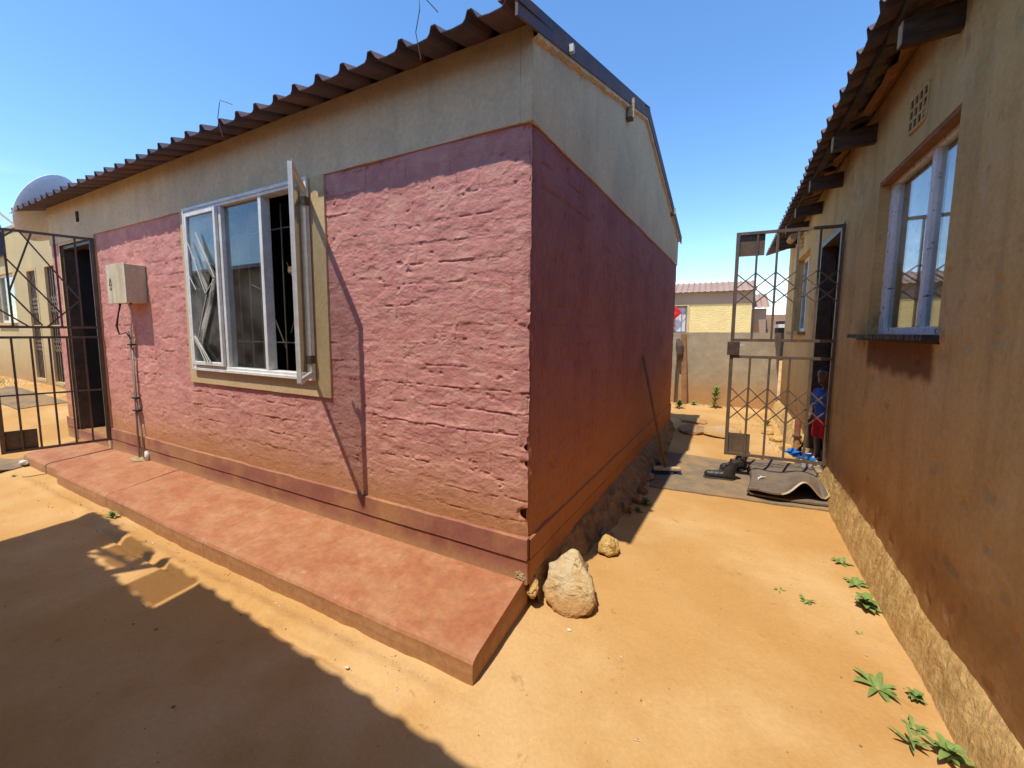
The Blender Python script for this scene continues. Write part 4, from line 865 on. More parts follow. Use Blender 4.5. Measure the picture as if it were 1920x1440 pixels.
for k in (0, .018): mb = MB(); mb.tube([(-4.02+k, -.04, 1.18), (-4.03, -.06, 1.24), (-4.09, -.09, 1.22), (-4.11+k, -.10, 1.30), (-4.07, -.09, 1.42), (-4.05+k, -.08, 1.51)], .006, 6); mb.build('cable', M['cable'], MX, smooth=True)
for z in (.62, .50, 1.12): mb = MB(); mb.box((-4.055, -.055, z), (-3.985, -.015, z+.014)); mb.build('clip', M['cable'], MX)
for x in (-4.0, -3.78): mb = MB(); mb.tube([(x, -.1, 1.50), (x, -.1, 1.485)], .008, 6); mb.build('grommet', M['cable'], MX)

# ------------------------------------------------------------------ satellite dish
SD = thing('satellite_dish', 'grey satellite dish behind the left end of the pink house roof', 'satellite dish', (-6.0, .2, 2.3))
axis = Vector((-.66, -.52, .42)).normalized(); cen = Vector((-6.24, .09, 2.68)); a1 = Vector((axis.y, -axis.x, 0)).normalized(); a2 = axis.cross(a1)
mb = MB(); n = 48; rings = 8; vs = []
for th in (0, -.006):
    for i in range(rings+1):
        r_ = .42*i/rings
        for k in range(n):
            t = 2*math.pi*k/n; vs.append(cen+a1*r_*math.cos(t)*.86+a2*r_*math.sin(t)+axis*(r_*r_*.42-.07+th))
fs = []; N1 = (rings+1)*n
for s_ in (0, N1):
    for i in range(rings):
        for k in range(n): fs.append((s_+i*n+k, s_+i*n+(k+1) % n, s_+(i+1)*n+(k+1) % n, s_+(i+1)*n+k))
for k in range(n): fs.append((rings*n+k, rings*n+(k+1) % n, N1+rings*n+(k+1) % n, N1+rings*n+k))
mb.add(vs, fs); mb.build('reflector', M['dish'], SD, smooth=True)
low_ = cen-a2*.40*(1 if a2.z > 0 else -1); tip = cen+axis*.46-a2*.26*(1 if a2.z > 0 else -1)
mb = MB(); mb.beam(low_-axis*.02, tip, .022, .022); mb.build('arm', M['offwhite'], SD)
mb = MB(); mb.tube([tip-axis*.03+Vector((0,0,.02)), tip-axis*-.05+Vector((0,0,.03))], [.035, .025], 10); mb.build('receiver', M['offwhite'], SD)
mb = MB(); mb.tube([cen-axis*.10, cen-axis*.16+Vector((.03,0,-.10)), (-6.05, .22, 2.32), (-5.86, .30, 2.30)], .020, 8); mb.build('mount_arm', M['steel'], SD)
mb = MB(); mb.box((-5.875, .22, 2.2), (-5.862, .38, 2.42)); mb.build('wall_plate', M['steel'], SD)

# ------------------------------------------------------------------ cream house at far left
CH = thing('cream_house', 'cream yellow house with two lattice-gated doors at the far left edge', 'house', (-11, 3, .1))
YD = .85; D1 = (-10.66, -10.12, .29, 2.38); D2 = (-9.72, -9.0, .27, 2.40); DW = (-12.6, -11.42, 1.39, 2.37)
mb = MB(); wall_holes(mb, -16, -7.6, -.1, 3.16, .22, [D1, D2, DW], lambda u, t, z: (u, YD+t, z)); mb.build('wall', M['cream'], CH)
mb = MB(); mb.box((-16, YD+.221, -.1), (-15.8, 4.8, 3.15)); mb.box((-7.8, YD+.221, -.1), (-7.6, 4.8, 3.15)); mb.box((-15.8, 4.6, -.1), (-7.8, 4.8, 3.15)); mb.build('wall', M['cream'], CH)
mb = MB(); mb.box((-16.05, YD-.03, 3.161), (-7.55, 4.85, 3.22)); mb.build('roof', M['cement'], CH)
mb = MB(); mb.box((-15.8, YD+.23, .20), (-7.8, 4.59, .26)); mb.box((-15.8, 1.9, .27), (-7.8, 2.0, 3.1)); mb.build('room_surfaces', M['room'], CH)
for q in (D1, D2):
    mb = MB(); w = .05; bar_frame(mb, q[0], q[1], q[2], q[3], YD-.006, YD+.09, w); F = mb.build('door_frame', M['grass'] if False else M['trim'], CH)
    mb = MB(); mb.box((q[0]+w, YD+.10, q[2]), (q[1]-w, YD+.14, q[3]-w)); mb.build('door', M['maroon'], CH)
    n = 7
    for i in range(n):
        x = q[0]+w+(q[1]-q[0]-2*w)*i/(n-1); mb = MB(); mb.box((x-.011, YD+.03, q[2]+.03), (x+.011, YD+.045, q[3]-w)); mb.build('gate_bar', M['steel_bronze'], F)
        if i < n-1:
            x2 = q[0]+w+(q[1]-q[0]-2*w)*(i+1)/(n-1)
            for zz in (.85, 1.0, 1.55, 1.70):
                for s_ in (0, 1): mb = MB(); mb.beam((x, YD+.026, zz+.15*s_), (x2, YD+.026, zz+.15*(1-s_)), .006, .02); mb.build('gate_bar', M['steel_bronze'], F)
    mb = MB(); mb.box((q[0]-.02, YD+.022, 1.28), (q[1]+.02, YD+.05, 1.34)); mb.build('gate_rail', M['trim'], F)
mb = MB(); bar_frame(mb, *DW, YD+.05, YD+.09, .05); WD = mb.build('window', M['white'], CH)
mb = MB(); mb.box((DW[0]+.05, YD+.065, DW[2]+.05), (DW[1]-.05, YD+.07, DW[3]-.05)); mb.build('pane', M['pane'], WD)
mb = MB(); vs = []; n = 26
for i in range(n): x = DW[0]+.06+(DW[1]-DW[0]-.12)*i/(n-1); vs += [(x, YD+.15+.02*math.sin(i*1.7), DW[2]), (x, YD+.15+.02*math.sin(i*1.7), DW[3])]
mb.add(vs, [(2*i, 2*i+2, 2*i+3, 2*i+1) for i in range(n-1)]); mb.build('curtain', M['curtain_g'], WD)
mb = MB(); mb.box((DW[0], YD-.05, DW[2]-.05), (DW[1], YD+.049, DW[2]-.002)); mb.build('sill', M['trim'], CH)
mb = MB(); mb.box((-12.5, YD-.08, 2.72), (-11.72, YD-.02, 3.30)); tag(mb.build('board', M['navy'], loc=(-12.1, YD-.05, 2.72)), 'dark navy board high on the cream wall at the left edge', 'board')
# step, flat sacks and grass in front of it
mb = MB(); mb.box((-10.3, .42, -.1), (-9.45, .80, .20), .02); tag(mb.build('step_block', M['crack'], loc=(-9.8, .6, 0), bevel=.02), 'concrete step block on the earth before the cream house doors', 'step')
def flat_sheet(name, cx, cy, w, h, rot, m, label, cat, seed, lift=.05, th=.010, zoff=.012):
    n = 26; us = np.linspace(-.5, .5, n); U, V = np.meshgrid(us, us)
    wob = 1+.12*fbm(U*3+seed, V*3, seed, 3); X = U*w*wob; Y = V*h*wob; c_, s_ = math.cos(rot), math.sin(rot)
    Xw = cx+X*c_-Y*s_; Yw = cy+X*s_+Y*c_; bump_ = lift*np.clip(fbm(U*2.2+seed*1.3, V*2.2, seed+1, 3)*2, 0, 1)*sst(.2, .5, np.maximum(np.abs(U), np.abs(V)))
    Z = gz(Xw, Yw)+zoff+bump_
    mb = MB()
    for s2 in (0, 1): mb.add([(float(Xw[i,j]), float(Yw[i,j]), float(Z[i,j])-(th if s2 else 0)) for i in range(n) for j in range(n)], [(i*n+j, i*n+j+1, (i+1)*n+j+1, (i+1)*n+j) for i in range(n-1) for j in range(n-1)])
    ed = [j for j in range(n)]+[i*n+n-1 for i in range(1, n)]+[(n-1)*n+j for j in range(n-2, -1, -1)]+[i*n for i in range(n-2, 0, -1)]
    for k in range(len(ed)): a, b = ed[k], ed[(k+1) % len(ed)]; mb.f.append((a, b, n*n+b, n*n+a)); mb.mi.append(0)
    return tag(mb.build(name, m, smooth=False, loc=(cx, cy, -.1)), label, cat)
flat_sheet('sacking', -9.05, .25, 1.5, .55, .15, M['mat'], 'crumpled grey sacking lying below the step of the cream house', 'sacking', 401, .10)
flat_sheet('floor_mat', -5.62, -.62, .62, .42, .45, M['mat'], 'greyish mat lying at the left end of the red stoep', 'mat', 402, .06)
hull_rock('rock', (-5.36, -.48, -.08), (.05, .03, .025), M['offwhite'], 41, 'small white stone at the corner of the mat by the stoep', 'stone', amp=.1)

# ------------------------------------------------------------------ boundary wall, plank, far buildings
BWL = thing('boundary_wall', 'low cement boundary wall closing the far end of the alley', 'wall', (1, 6.6, -.1))
xs = np.linspace(-.6, 1.90, 120); zs = np.linspace(-.2, 1.27, 70); X, Z = np.meshgrid(xs, zs); Y = 6.60-.012*fbm(X*3, Z*3, 501, 4)*2-.02*fbm(X*.9, Z*.9, 502, 2)
grid_mesh('wall_face', X, Y, Z+np.where(Z > 1.26, .010*fbm(X*4, X*0, 503), 0), M['cement'], BWL)
mb = MB(); mb.box((-.6, 6.615, -.2), (1.90, 6.75, 1.262)); mb.build('wall', M['cement'], BWL, bevel=.01)
mb = MB(); mb.box((-.6, 6.588, 1.240), (1.90, 6.765, 1.275)); 
mb = MB(); mb.beam((.42, 6.42, -.10), (.35, 6.585, 1.24), .09, .022, up=(0, -1, 0)); tag(mb.build('plank', M['timber_red'], loc=(.42, 6.42, -.1)), 'weathered plank leaning on the boundary wall beside the pink house corner', 'plank')
mb = MB(); mb.tube([(.245, 6.50, -.10), (.25, 6.52, .5), (.262, 6.53, .75)], .018, 6); mb.tube([(.262, 6.53, .72), (.30, 6.50, .86), (.29, 6.52, 1.0), (.255, 6.54, 1.14)], [.02, .06, .07, .03], 8)  # invented dark shape in place of a shadow-like silhouette
tag(mb.build('dark_silhouette', M['steel'], loc=(.25, 6.5, -.1)), 'added dark shape for a shadowy silhouette at the shaded end of the boundary wall', 'dark_silhouette')
YH = thing('yellow_house', 'bright yellow house with brown ribbed roof beyond the boundary wall', 'house', (1, 20, -.1))
YE = 18.0; EW = (-1.6, -.10, 1.25, 2.46)
mb = MB(); wall_holes(mb, -5, 2.40, -.2, 2.52, .2, [EW], lambda u, t, z: (u, YE+t, z)); mb.build('wall', M['yellow'], YH)
mb = MB(); mb.box((-5, YE-.02, 2.521), (2.42, YE+.18, 3.10)); mb.box((-.12, YE-.015, .0), (.0, YE-.001, 2.52)); mb.build('upper_band', M['bandfar'], YH)
mb = MB(); mb.box((-.30+.22, YE-.03, .0), (.0, YE-.016, 2.52)); mb.box((-1.7, YE-.03, 2.463), (-.081, YE-.022, 2.52)); mb.build('window_trim', M['trim'], YH)
mb = MB(); mb.box((2.2, YE+.201, -.2), (2.40, YE+5, 2.9)); mb.box((-5, YE+4.8, -.2), (2.19, YE+5, 2.9)); mb.box((-5, YE+.201, -.2), (-4.8, YE+4.79, 2.9)); mb.build('wall', M['bandfar'], YH)
upe = Vector((0, 1, .28)).normalized(); ne = Vector((0, -.28, 1)).normalized()
for k in range(11):
    roof_sheet('roof_sheet', M['roof_far'], 3, .245, 2.3, lambda u, v, w: Vector((-5.5+k*.735, YE-.25, 3.05))+Vector((u, 0, 0))+upe*v+ne*w, YH, hr=.05, seg=1)
mb = MB(); bar_frame(mb, EW[0], EW[1], EW[2], EW[3], YE+.03, YE+.08, .05); WE = mb.build('window', M['steel'], YH)
mb = MB(); mb.box((EW[0], YE+.12, EW[2]), (EW[1], YE+.13, EW[3])); mb.build('curtain', M['curtain_w'], WE)
for i in range(5):
    x = EW[0]+.15+i*.28; mb = MB(); mb.box((x, YE+.01, EW[2]), (x+.02, YE+.03, EW[3]-.25)); mb.build('burglar_bar', M['steel'], WE)
    mb = MB(); mb.beam((x, YE+.02, EW[3]-.5), (x+.15, YE+.02, EW[3]-.3), .015, .015); mb.build('burglar_bar', M['steel'], WE)
mb = MB(); vs = []
for i in range(9): z = 2.42-i*.11; vs += [(-.85, YE-.10, z), (-.60+.12*math.sin(i*.8+.4), YE-.13-.02*(i % 2), z), (-.50+.16*math.sin(i*.8), YE-.10, z-.03)]
mb.add(vs, [(3*i+k, 3*i+k+1, 3*i+4+k, 3*i+3+k) for i in range(8) for k in range(2)]); md = mb.build('red_cloth', M['red'], loc=(-.7, YE-.1, 1.5)); md.modifiers.new('thick', 'SOLIDIFY').thickness = .01
tag(md, 'red cloth hanging beside the barred window of the yellow house', 'cloth')
SH = thing('brown_roofed_outbuilding', 'small outbuilding with brown roof just right of the yellow house', 'outbuilding', (3, 19.5, -.1))
mb = MB(); mb.box((2.46, 19, 0), (3.05, 20.5, 2.34)); mb.build('wall', M['bandfar'], SH)
mb = MB(); mb.box((2.46, 18.99, -.1), (2.9, 18.999, 1.7)); mb.build('lower_wall', M['brick_far'], SH)
roof_sheet('roof_sheet', M['roof_far'], 3, .24, 1.9, lambda u, v, w: Vector((2.44, 18.8, 2.36))+Vector((u, 0, 0))+Vector((0, 1, .42)).normalized()*v+Vector((0, -.42, 1)).normalized()*w, SH, hr=.05, seg=1)
BB = thing('brick_building', 'unplastered orange brick building far beyond the boundary wall', 'building', (4, 25, -.1))
mb = MB(); wall_holes(mb, 3.0, 4.75, -.2, 2.30, .2, [(3.42, 3.85, .9, 1.50)], lambda u, t, z: (u, 25+t, z)); mb.build('wall', M['brick_far'], BB)
mb = MB(); mb.box((3.0, 25.21, -.2), (4.75, 28, 2.28)); mb.build('wall', M['brick_far'], BB)
mb = MB(); mb.box((3.42, 25.1, .9), (3.85, 25.13, 1.5)); w_ = mb.build('window', M['curtain_w'], BB)
mb = MB(); mb.beam((3.8, 24.9, .9), (3.72, 24.95, 2.0), .05, .05); mb.build('prop', M['wood'], BB)
FB = thing('far_shack', 'dark and white shack at the far end beside the tan house corner', 'shack', (5, 22, -.1))
mb = MB(); mb.box((3.93, 22, 0), (5.5, 23.2, 1.52)); mb.build('wall', M['dark'], FB)
mb = MB(); mb.box((3.90, 21.9, 1.525), (5.5, 23.2, 1.70)); mb.build('awning', M['offwhite'], FB)
mb = MB(); mb.box((3.95, 22.1, 1.705), (5.5, 23.2, 1.86)); mb.build('roof', M['dark'], FB)
for i, (x0, z0, x1, z1) in enumerate(((2.6, 3.10, 7.5, 3.75), (2.6, 3.02, 7.5, 3.48), (2.6, 2.92, 7.5, 3.30))):
    mb = MB(); pts = [(x0+(x1-x0)*t, 24, z0+(z1-z0)*t-.25*t*(1-t)) for t in np.linspace(0, 1, 12)]; mb.tube(pts, .010, 5)
    tag(mb.build('power_line', M['cable'], loc=(4, 24, 3)), ['topmost thin power line beyond the gate', 'middle thin power line beyond the gate', 'lowest thin power line beyond the gate'][i], 'power line', 'overhead power lines above the far buildings')

# ------------------------------------------------------------------ house behind the viewer that shades the yard
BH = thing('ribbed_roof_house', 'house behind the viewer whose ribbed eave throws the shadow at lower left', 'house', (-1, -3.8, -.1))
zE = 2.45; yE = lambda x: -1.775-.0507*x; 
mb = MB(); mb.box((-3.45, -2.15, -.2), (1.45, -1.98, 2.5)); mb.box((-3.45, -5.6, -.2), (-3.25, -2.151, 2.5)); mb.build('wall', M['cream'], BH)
upc = Vector((0, -1, .32)).normalized(); nc_ = Vector((0, .32, 1)).normalized()

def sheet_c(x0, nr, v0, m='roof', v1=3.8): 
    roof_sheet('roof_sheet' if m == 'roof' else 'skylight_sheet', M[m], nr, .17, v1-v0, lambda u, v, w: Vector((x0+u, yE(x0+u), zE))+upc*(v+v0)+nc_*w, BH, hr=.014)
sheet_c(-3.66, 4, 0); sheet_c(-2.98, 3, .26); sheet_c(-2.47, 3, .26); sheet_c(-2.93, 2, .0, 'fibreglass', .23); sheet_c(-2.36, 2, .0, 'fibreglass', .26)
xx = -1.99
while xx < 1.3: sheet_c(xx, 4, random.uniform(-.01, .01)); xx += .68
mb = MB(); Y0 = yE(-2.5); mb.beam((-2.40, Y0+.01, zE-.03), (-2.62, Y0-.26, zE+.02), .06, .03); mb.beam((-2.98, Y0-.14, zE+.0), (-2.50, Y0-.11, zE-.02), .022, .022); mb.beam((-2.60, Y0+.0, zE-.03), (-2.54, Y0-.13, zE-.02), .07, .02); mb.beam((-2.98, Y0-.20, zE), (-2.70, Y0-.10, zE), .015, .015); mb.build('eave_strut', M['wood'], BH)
# low neighbour and tree, seen only mirrored in the window panes
NH = thing('neighbour_house', 'low brown-roofed neighbour house mirrored in the window panes', 'house', (-9, -6, -.1))
mb = MB(); mb.box((-14.5, -8.3, -.2), (-5.6, -4.5, 2.85)); mb.build('wall', M['bandfar'], NH)
mb = MB(); mb.add([(-14.8, -4.2, 2.8), (-5.3, -4.2, 2.8), (-5.3, -6.4, 3.5), (-14.8, -6.4, 3.5), (-14.8, -8.6, 2.8), (-5.3, -8.6, 2.8)], [(0,1,2,3), (3,2,5,4), (0,3,4), (1,5,2)]); mb.build('roof', M['roof'], NH)
def tree(x, y, h, r_, label, seed):
    rr = np.random.RandomState(seed); T_ = thing('tree', label, 'tree', (x, y, -.12))
    mb = MB(); mb.tube([(x, y, -.2), (x+.1, y, h*.3), (x, y+.1, h*.6)], [.14, .10, .06], 8)
    cl = []
    for k in range(16):
        v = rr.normal(size=3); v /= np.linalg.norm(v); c_ = np.array([x, y, h*.72])+v*np.array([r_, r_, r_*.7])*rr.uniform(.4, .85); cl.append(c_)
        mb.tube([(x, y, h*.4), tuple((c_+np.array([x, y, h*.5]))/2), tuple(c_)], [.05, .03, .012], 5)
    mb.build('trunk', M['bark'], T_)
    mb = MB()
    for c_ in cl:
        for _ in range(160):
            v = rr.normal(size=3)*r_*.22; p = c_+v; a = rr.normal(size=3); a /= np.linalg.norm(a); b = np.cross(a, rr.normal(size=3)); b /= np.linalg.norm(b)
            L_ = .09; mb.add([p-a*L_, p+b*L_*.4, p+a*L_, p-b*L_*.4], [(0,1,2,3)])
    mb.build('crown', M['leaf2'], T_)
tree(-10.2, -10.5, 5.2, 1.6, 'leafy green tree mirrored above the neighbour roof in the window panes', 3)

# ------------------------------------------------------------------ broom, mats, boots, slippers
BR = thing('broom', 'long-handled broom with dark blue bristles leaning on the shaded pink wall', 'broom', (.45, 2.30, -.1))
mb = MB(); mb.tube([(.445, 2.33, -.045), (.31, 2.35, .5), (.19, 2.38, 1.03)], .013, 8); mb.build('handle', M['timber_red'], BR, smooth=True)
hd = Vector((.93, .36, 0)).normalized(); c0 = Vector((.455, 2.315, -.052)); sd_ = Vector((-hd.y, hd.x, 0))
mb = MB(); mb.beam(c0-hd*.13, c0+hd*.13, .055, .030); mb.build('head', M['wood_pale'], BR, bevel=.006)
mb = MB(); rr = random.Random(2)
for i in range(220):
    u, w = rr.uniform(-.125, .125), rr.uniform(-.022, .022); p = c0+hd*u+sd_*w-Vector((0, 0, .014)); q = p+Vector((0, 0, -.052))+hd*(u*.25+rr.uniform(-.006, .006))+sd_*(w*.7+rr.uniform(-.01, .004))
    mb.beam(p, q, .004, .004)
mb.build('bristles', M['bristle'], BR)
# flat mat
def poly_mat():
    P = [Vector((.345, 1.93, 0)), Vector((1.15, 1.995, 0)), Vector((1.68, 2.06, 0)), Vector((1.70, 2.95, 0)), Vector((1.20, 3.06, 0)), Vector((.355, 3.10, 0))]
    n = 48; mb = MB(); zz = lambda x, y: float(gz(x, y))
    U = np.linspace(0, 1, n); G = []
    for i, v in enumerate(U):
        for j, u in enumerate(U):
            f = np.interp(u, [0, .6, 1], [0, 1, 2]); a = P[0].lerp(P[1], f) if f < 1 else P[1].lerp(P[2], f-1); b = P[5].lerp(P[4], f) if f < 1 else P[4].lerp(P[3], f-1)
            p = a.lerp(b, v); x = p.x+.012*float(fbm(np.array(v*9), np.array(u*0.+(0 if u < .5 else 9)), 601, 3)); y = p.y+.016*float(fbm(np.array(u*12), np.array(0. if v < .5 else 5.), 602, 3))
            G.append((x, y, zz(x, y)+.014+.007*float(fbm(np.array(x*5), np.array(y*5), 603, 3))))
    mb.add(G, [(i*n+j, i*n+j+1, (i+1)*n+j+1, (i+1)*n+j) for i in range(n-1) for j in range(n-1)])
    ed = [j for j in range(n)]+[i*n+n-1 for i in range(1, n)]+[(n-1)*n+j for j in range(n-2, -1, -1)]+[i*n for i in range(n-2, 0, -1)]
    b0 = len(mb.v); mb.v += [(G[k][0], G[k][1], G[k][2]-.022) for k in ed]; m_ = len(ed)
    for k in range(m_): mb.f.append((ed[k], ed[(k+1) % m_], b0+(k+1) % m_, b0+k)); mb.mi.append(0)
    tag(mb.build('floor_mat', M['mat'], loc=(.9, 2.5, -.1)), 'large flat brown mat on the earth under the broom and boots', 'mat')
poly_mat()
def folded_carpet():
    # a thick carpet folded over at its left edge, its free front right corner curling up
    prof = [(1.66, .0), (1.4, .0), (1.20, .0), (1.13, .004), (1.105, .020), (1.115, .040), (1.15, .052)]+[(1.15+.52*k/22, .056) for k in range(1, 23)]
    nv = 40; th = .014; vs = []; npf = len(prof)
    for j in range(nv):
        v = j/(nv-1); y = 2.06+.92*v
        for i, (x, z) in enumerate(prof):
            top = i > 5; fr = (1-v)**1.5
            shx = .05*math.sin(v*3.0)+.03*v; yy_ = y+.16*(x-1.1)*(1-v)*.55-(.05*math.sin((x-1.1)*8) if top else 0)*(1-v)
            zz = z
            if top:
                t = (x-1.15)/.52; zz += fr*(.115*math.exp(-((t-.66)/.17)**2)-.030*math.exp(-((t-.93)/.10)**2)+.05*math.exp(-((t-1.05)/.06)**2))+.010*math.sin(t*9+v*4)*v+.02*math.exp(-((t-.9)/.15)**2)*v
            zz += .004*math.sin(v*11+x*7)
            vs.append((x+shx*(1 if x < 1.6 else .4), yy_, float(gz(x, yy_))+.032+zz))
    V = np.array(vs).reshape(nv, npf, 3); du = np.gradient(V, axis=1); dv_ = np.gradient(V, axis=0); nn_ = np.cross(du, dv_); nn_ /= np.linalg.norm(nn_, axis=-1, keepdims=True)+1e-9
    A = (V+nn_*th/2).reshape(-1, 3); B = (V-nn_*th/2).reshape(-1, 3); mb = MB(); N = nv*npf
    mb.add([tuple(p) for p in A]+[tuple(p) for p in B], [])
    q = [(j*npf+i, j*npf+i+1, (j+1)*npf+i+1, (j+1)*npf+i) for j in range(nv-1) for i in range(npf-1)]
    mb.f += q+[tuple(k+N for k in f) for f in q]; mb.mi += [0]*(2*len(q))
    for i in range(npf-1):
        for j in (0, nv-1): a = j*npf+i; mb.f.append((a, a+1, N+a+1, N+a)); mb.mi.append(1 if i > 13 else 0)
    for j in range(nv-1):
        for i in (0, npf-1): a = j*npf+i; mb.f.append((a, a+npf, N+a+npf, N+a)); mb.mi.append(1)
    o = mb.build('folded_carpet', [M['carpet'], M['carpet_edge']], smooth=False, loc=(1.4, 2.4, -.1))
    tag(o, 'folded taupe carpet with a curled front corner at the tan house doorway', 'carpet')
folded_carpet()
mb = MB(); mb.tube([(1.20, 2.30, -.012), (1.235, 2.33, -.002), (1.27, 2.37, -.008)], [.010, .007, .003], 6); mb.tube([(1.235, 2.33, -.002), (1.225, 2.36, -.004)], .004, 5); mb.tube([(1.21, 2.30, -.01), (1.20, 2.27, -.013)], .004, 5)
tag(mb.build('bone_scrap', M['offwhite'], loc=(1.23, 2.33, -.02)), 'pale forked scrap lying on the folded carpet', 'scrap')
def boot(x, y, z, ang, tilt, label):
    B = thing('boot', label, 'boot', (x, y, z), 'pair of black boots on the mat'); L_ = .26
    c_, s_ = math.cos(ang), math.sin(ang)
    def loc_(X, Y, Z): X = X-x; Y = Y-y; Z = Z-z; return X*c_+Y*s_, -X*s_+Y*c_, Z
    def f(X, Y, Z):
        u, v, w = loc_(X, Y, Z)
        d = cap(u, v, w, (.03, 0, .045), (.20, 0, .038), .040, .036, (1, 1.05, 1)); d = smin(d, cap(u, v, w, (.02, 0, .05), (.02, 0, .10), .038), .03)
        d = smin(d, cap(u, v, w, (.03, 0, .08), (.0+tilt, 0, .19), .042, .048), .035); hole = cap(u, v, w, (.03, 0, .12), (tilt, 0, .26), .034, .040)
        d = np.maximum(d, -hole); d = np.maximum(d, w-(.195+.15*(u-.02))); d = np.maximum(d, .012-w); return d+.0015*np.sin(u*140)*np.sin(v*90)*(u > .04)
    sdf_mesh('boot_upper', f, (x-.27, y-.27, z), (x+.27, y+.27, z+.24), .006, M['leather'], B)
    def g(X, Y, Z): u, v, w = loc_(X, Y, Z); d = cap(u, v, w*0, (.02, 0, 0), (.205, 0, 0), .040, .038, (1, 1.08, 1)); return np.maximum(d, np.abs(w-.009)-.0095)
    sdf_mesh('sole', g, (x-.27, y-.27, z-.01), (x+.27, y+.27, z+.03), .006, M['sole'], B)
    for k in range(4):
        mb = MB(); u = .075+.02*k*-.9+.05; w = .075+.016*k
        pts = [(x+(u)*c_-v*s_, y+u*s_+v*c_, z+w+.012-abs(v)*.3) for v in (-.028, 0, .028)]; mb.tube(pts, .003, 5); mb.build('lace', M['sole'], B)
boot(1.015, 2.43, -.105, R(188), -.01, 'black laced boot at the front of the pair on the mat')
boot(1.12, 2.80, -.105, R(215), -.02, 'black ankle boot standing behind the other on the mat')
def slipper(x, y, z, ang, label):
    S = thing('slipper', label, 'slipper', (x, y, z), 'bright blue slippers at the doorway'); c_, s_ = math.cos(ang), math.sin(ang)
    q = lambda u, v, w: (x+u*c_-v*s_, y+u*s_+v*c_, z+w)
    out = [(u_, .035*math.sqrt(max(0, 1-((u_-.11)/.115)**2))*(1+.15*math.sin(u_*20))) for u_ in np.linspace(-.004, .224, 14)]
    poly = [q(u, v, 0) for u, v in out]+[q(u, -v, 0) for u, v in out[::-1]]; mb = MB(); mb.prism(poly, (0, 0, .016)); mb.build('sole', M['blue'], S)
    n = 9; mb = MB(); vs = []
    for u in (.12, .15, .19):
        for k in range(n): t = math.pi*k/(n-1); vs.append(q(u, .037*math.cos(t), .014+.038*math.sin(t)*(1.1-(u-.12)*4)))
    mb.add(vs, [(i*n+k, i*n+k+1, (i+1)*n+k+1, (i+1)*n+k) for i in range(2) for k in range(n-1)]); so = mb.build('strap', M['blue'], S, smooth=True); so.modifiers.new('t', 'SOLIDIFY').thickness = .005
mb = MB(); mb.box((1.615, 2.86, -.12), (1.76, 3.22, .045), .008); tag(mb.build('white_block', M['offwhite'], loc=(1.68, 3.0, -.1), bevel=.006), 'white block under the blue slippers outside the tan doorway', 'block')
slipper(1.73, 2.92, .050, R(150), 'nearer bright blue slipper on the white block'); slipper(1.72, 3.06, .052, R(170), 'farther bright blue slipper on the white block')
PP = thing('drain_pipe', 'short red-brown drain pipe stub standing beside the tan doorway', 'pipe', (1.70, 3.62, -.1))
mb = MB(); n = 16
vs = [(1.70+r_*math.cos(2*math.pi*k/n), 3.64+r_*math.sin(2*math.pi*k/n), z) for (r_, z) in ((.030, -.15), (.030, .30), (.024, .30), (.024, -.05)) for k in range(n)]
mb.add(vs, [(i*n+k, i*n+(k+1) % n, (i+1)*n+(k+1) % n, (i+1)*n+k) for i in range(3) for k in range(n)]); mb.build('pipe', M['plinth'], PP, smooth=False)
mb = MB(); mb.box((1.66, 3.60, .10), (1.74, 3.68, .12)); mb.build('collar', M['steel'], PP)
# flat stone slab behind and smaller paving stones
hull_rock('paving_stone', (.98, 4.35, -.085), (.26, .30, .05), M['stone'], 61, 'flat pale broken slab lying in the alley beyond the mat', 'slab', amp=.05)
hull_rock('paving_stone', (.62, 4.35, -.10), (.20, .28, .045), M['rubble'], 62, 'brown flat slab half in the house shadow in the alley', 'slab', amp=.05)
hull_rock('paving_stone', (.62, 4.95, -.10), (.20, .16, .04), M['stone'], 63, 'thin pale slab in the shadow near the far end of the pink wall', 'slab', amp=.05)
for i, (x, y) in enumerate(((1.60, 4.3), (1.55, 4.7), (1.66, 3.9))):
    hull_rock('rubble_stone', (x, y, -.10), (.08, .07, .05), M['rubble_tan'], 70+i, ['tan rubble stone at the foot of the far tan wall, middle of three', 'tan rubble stone at the foot of the far tan wall, farthest of three', 'tan rubble stone at the foot of the far tan wall, nearest of three'][i], 'stone', amp=.1, sub=2)

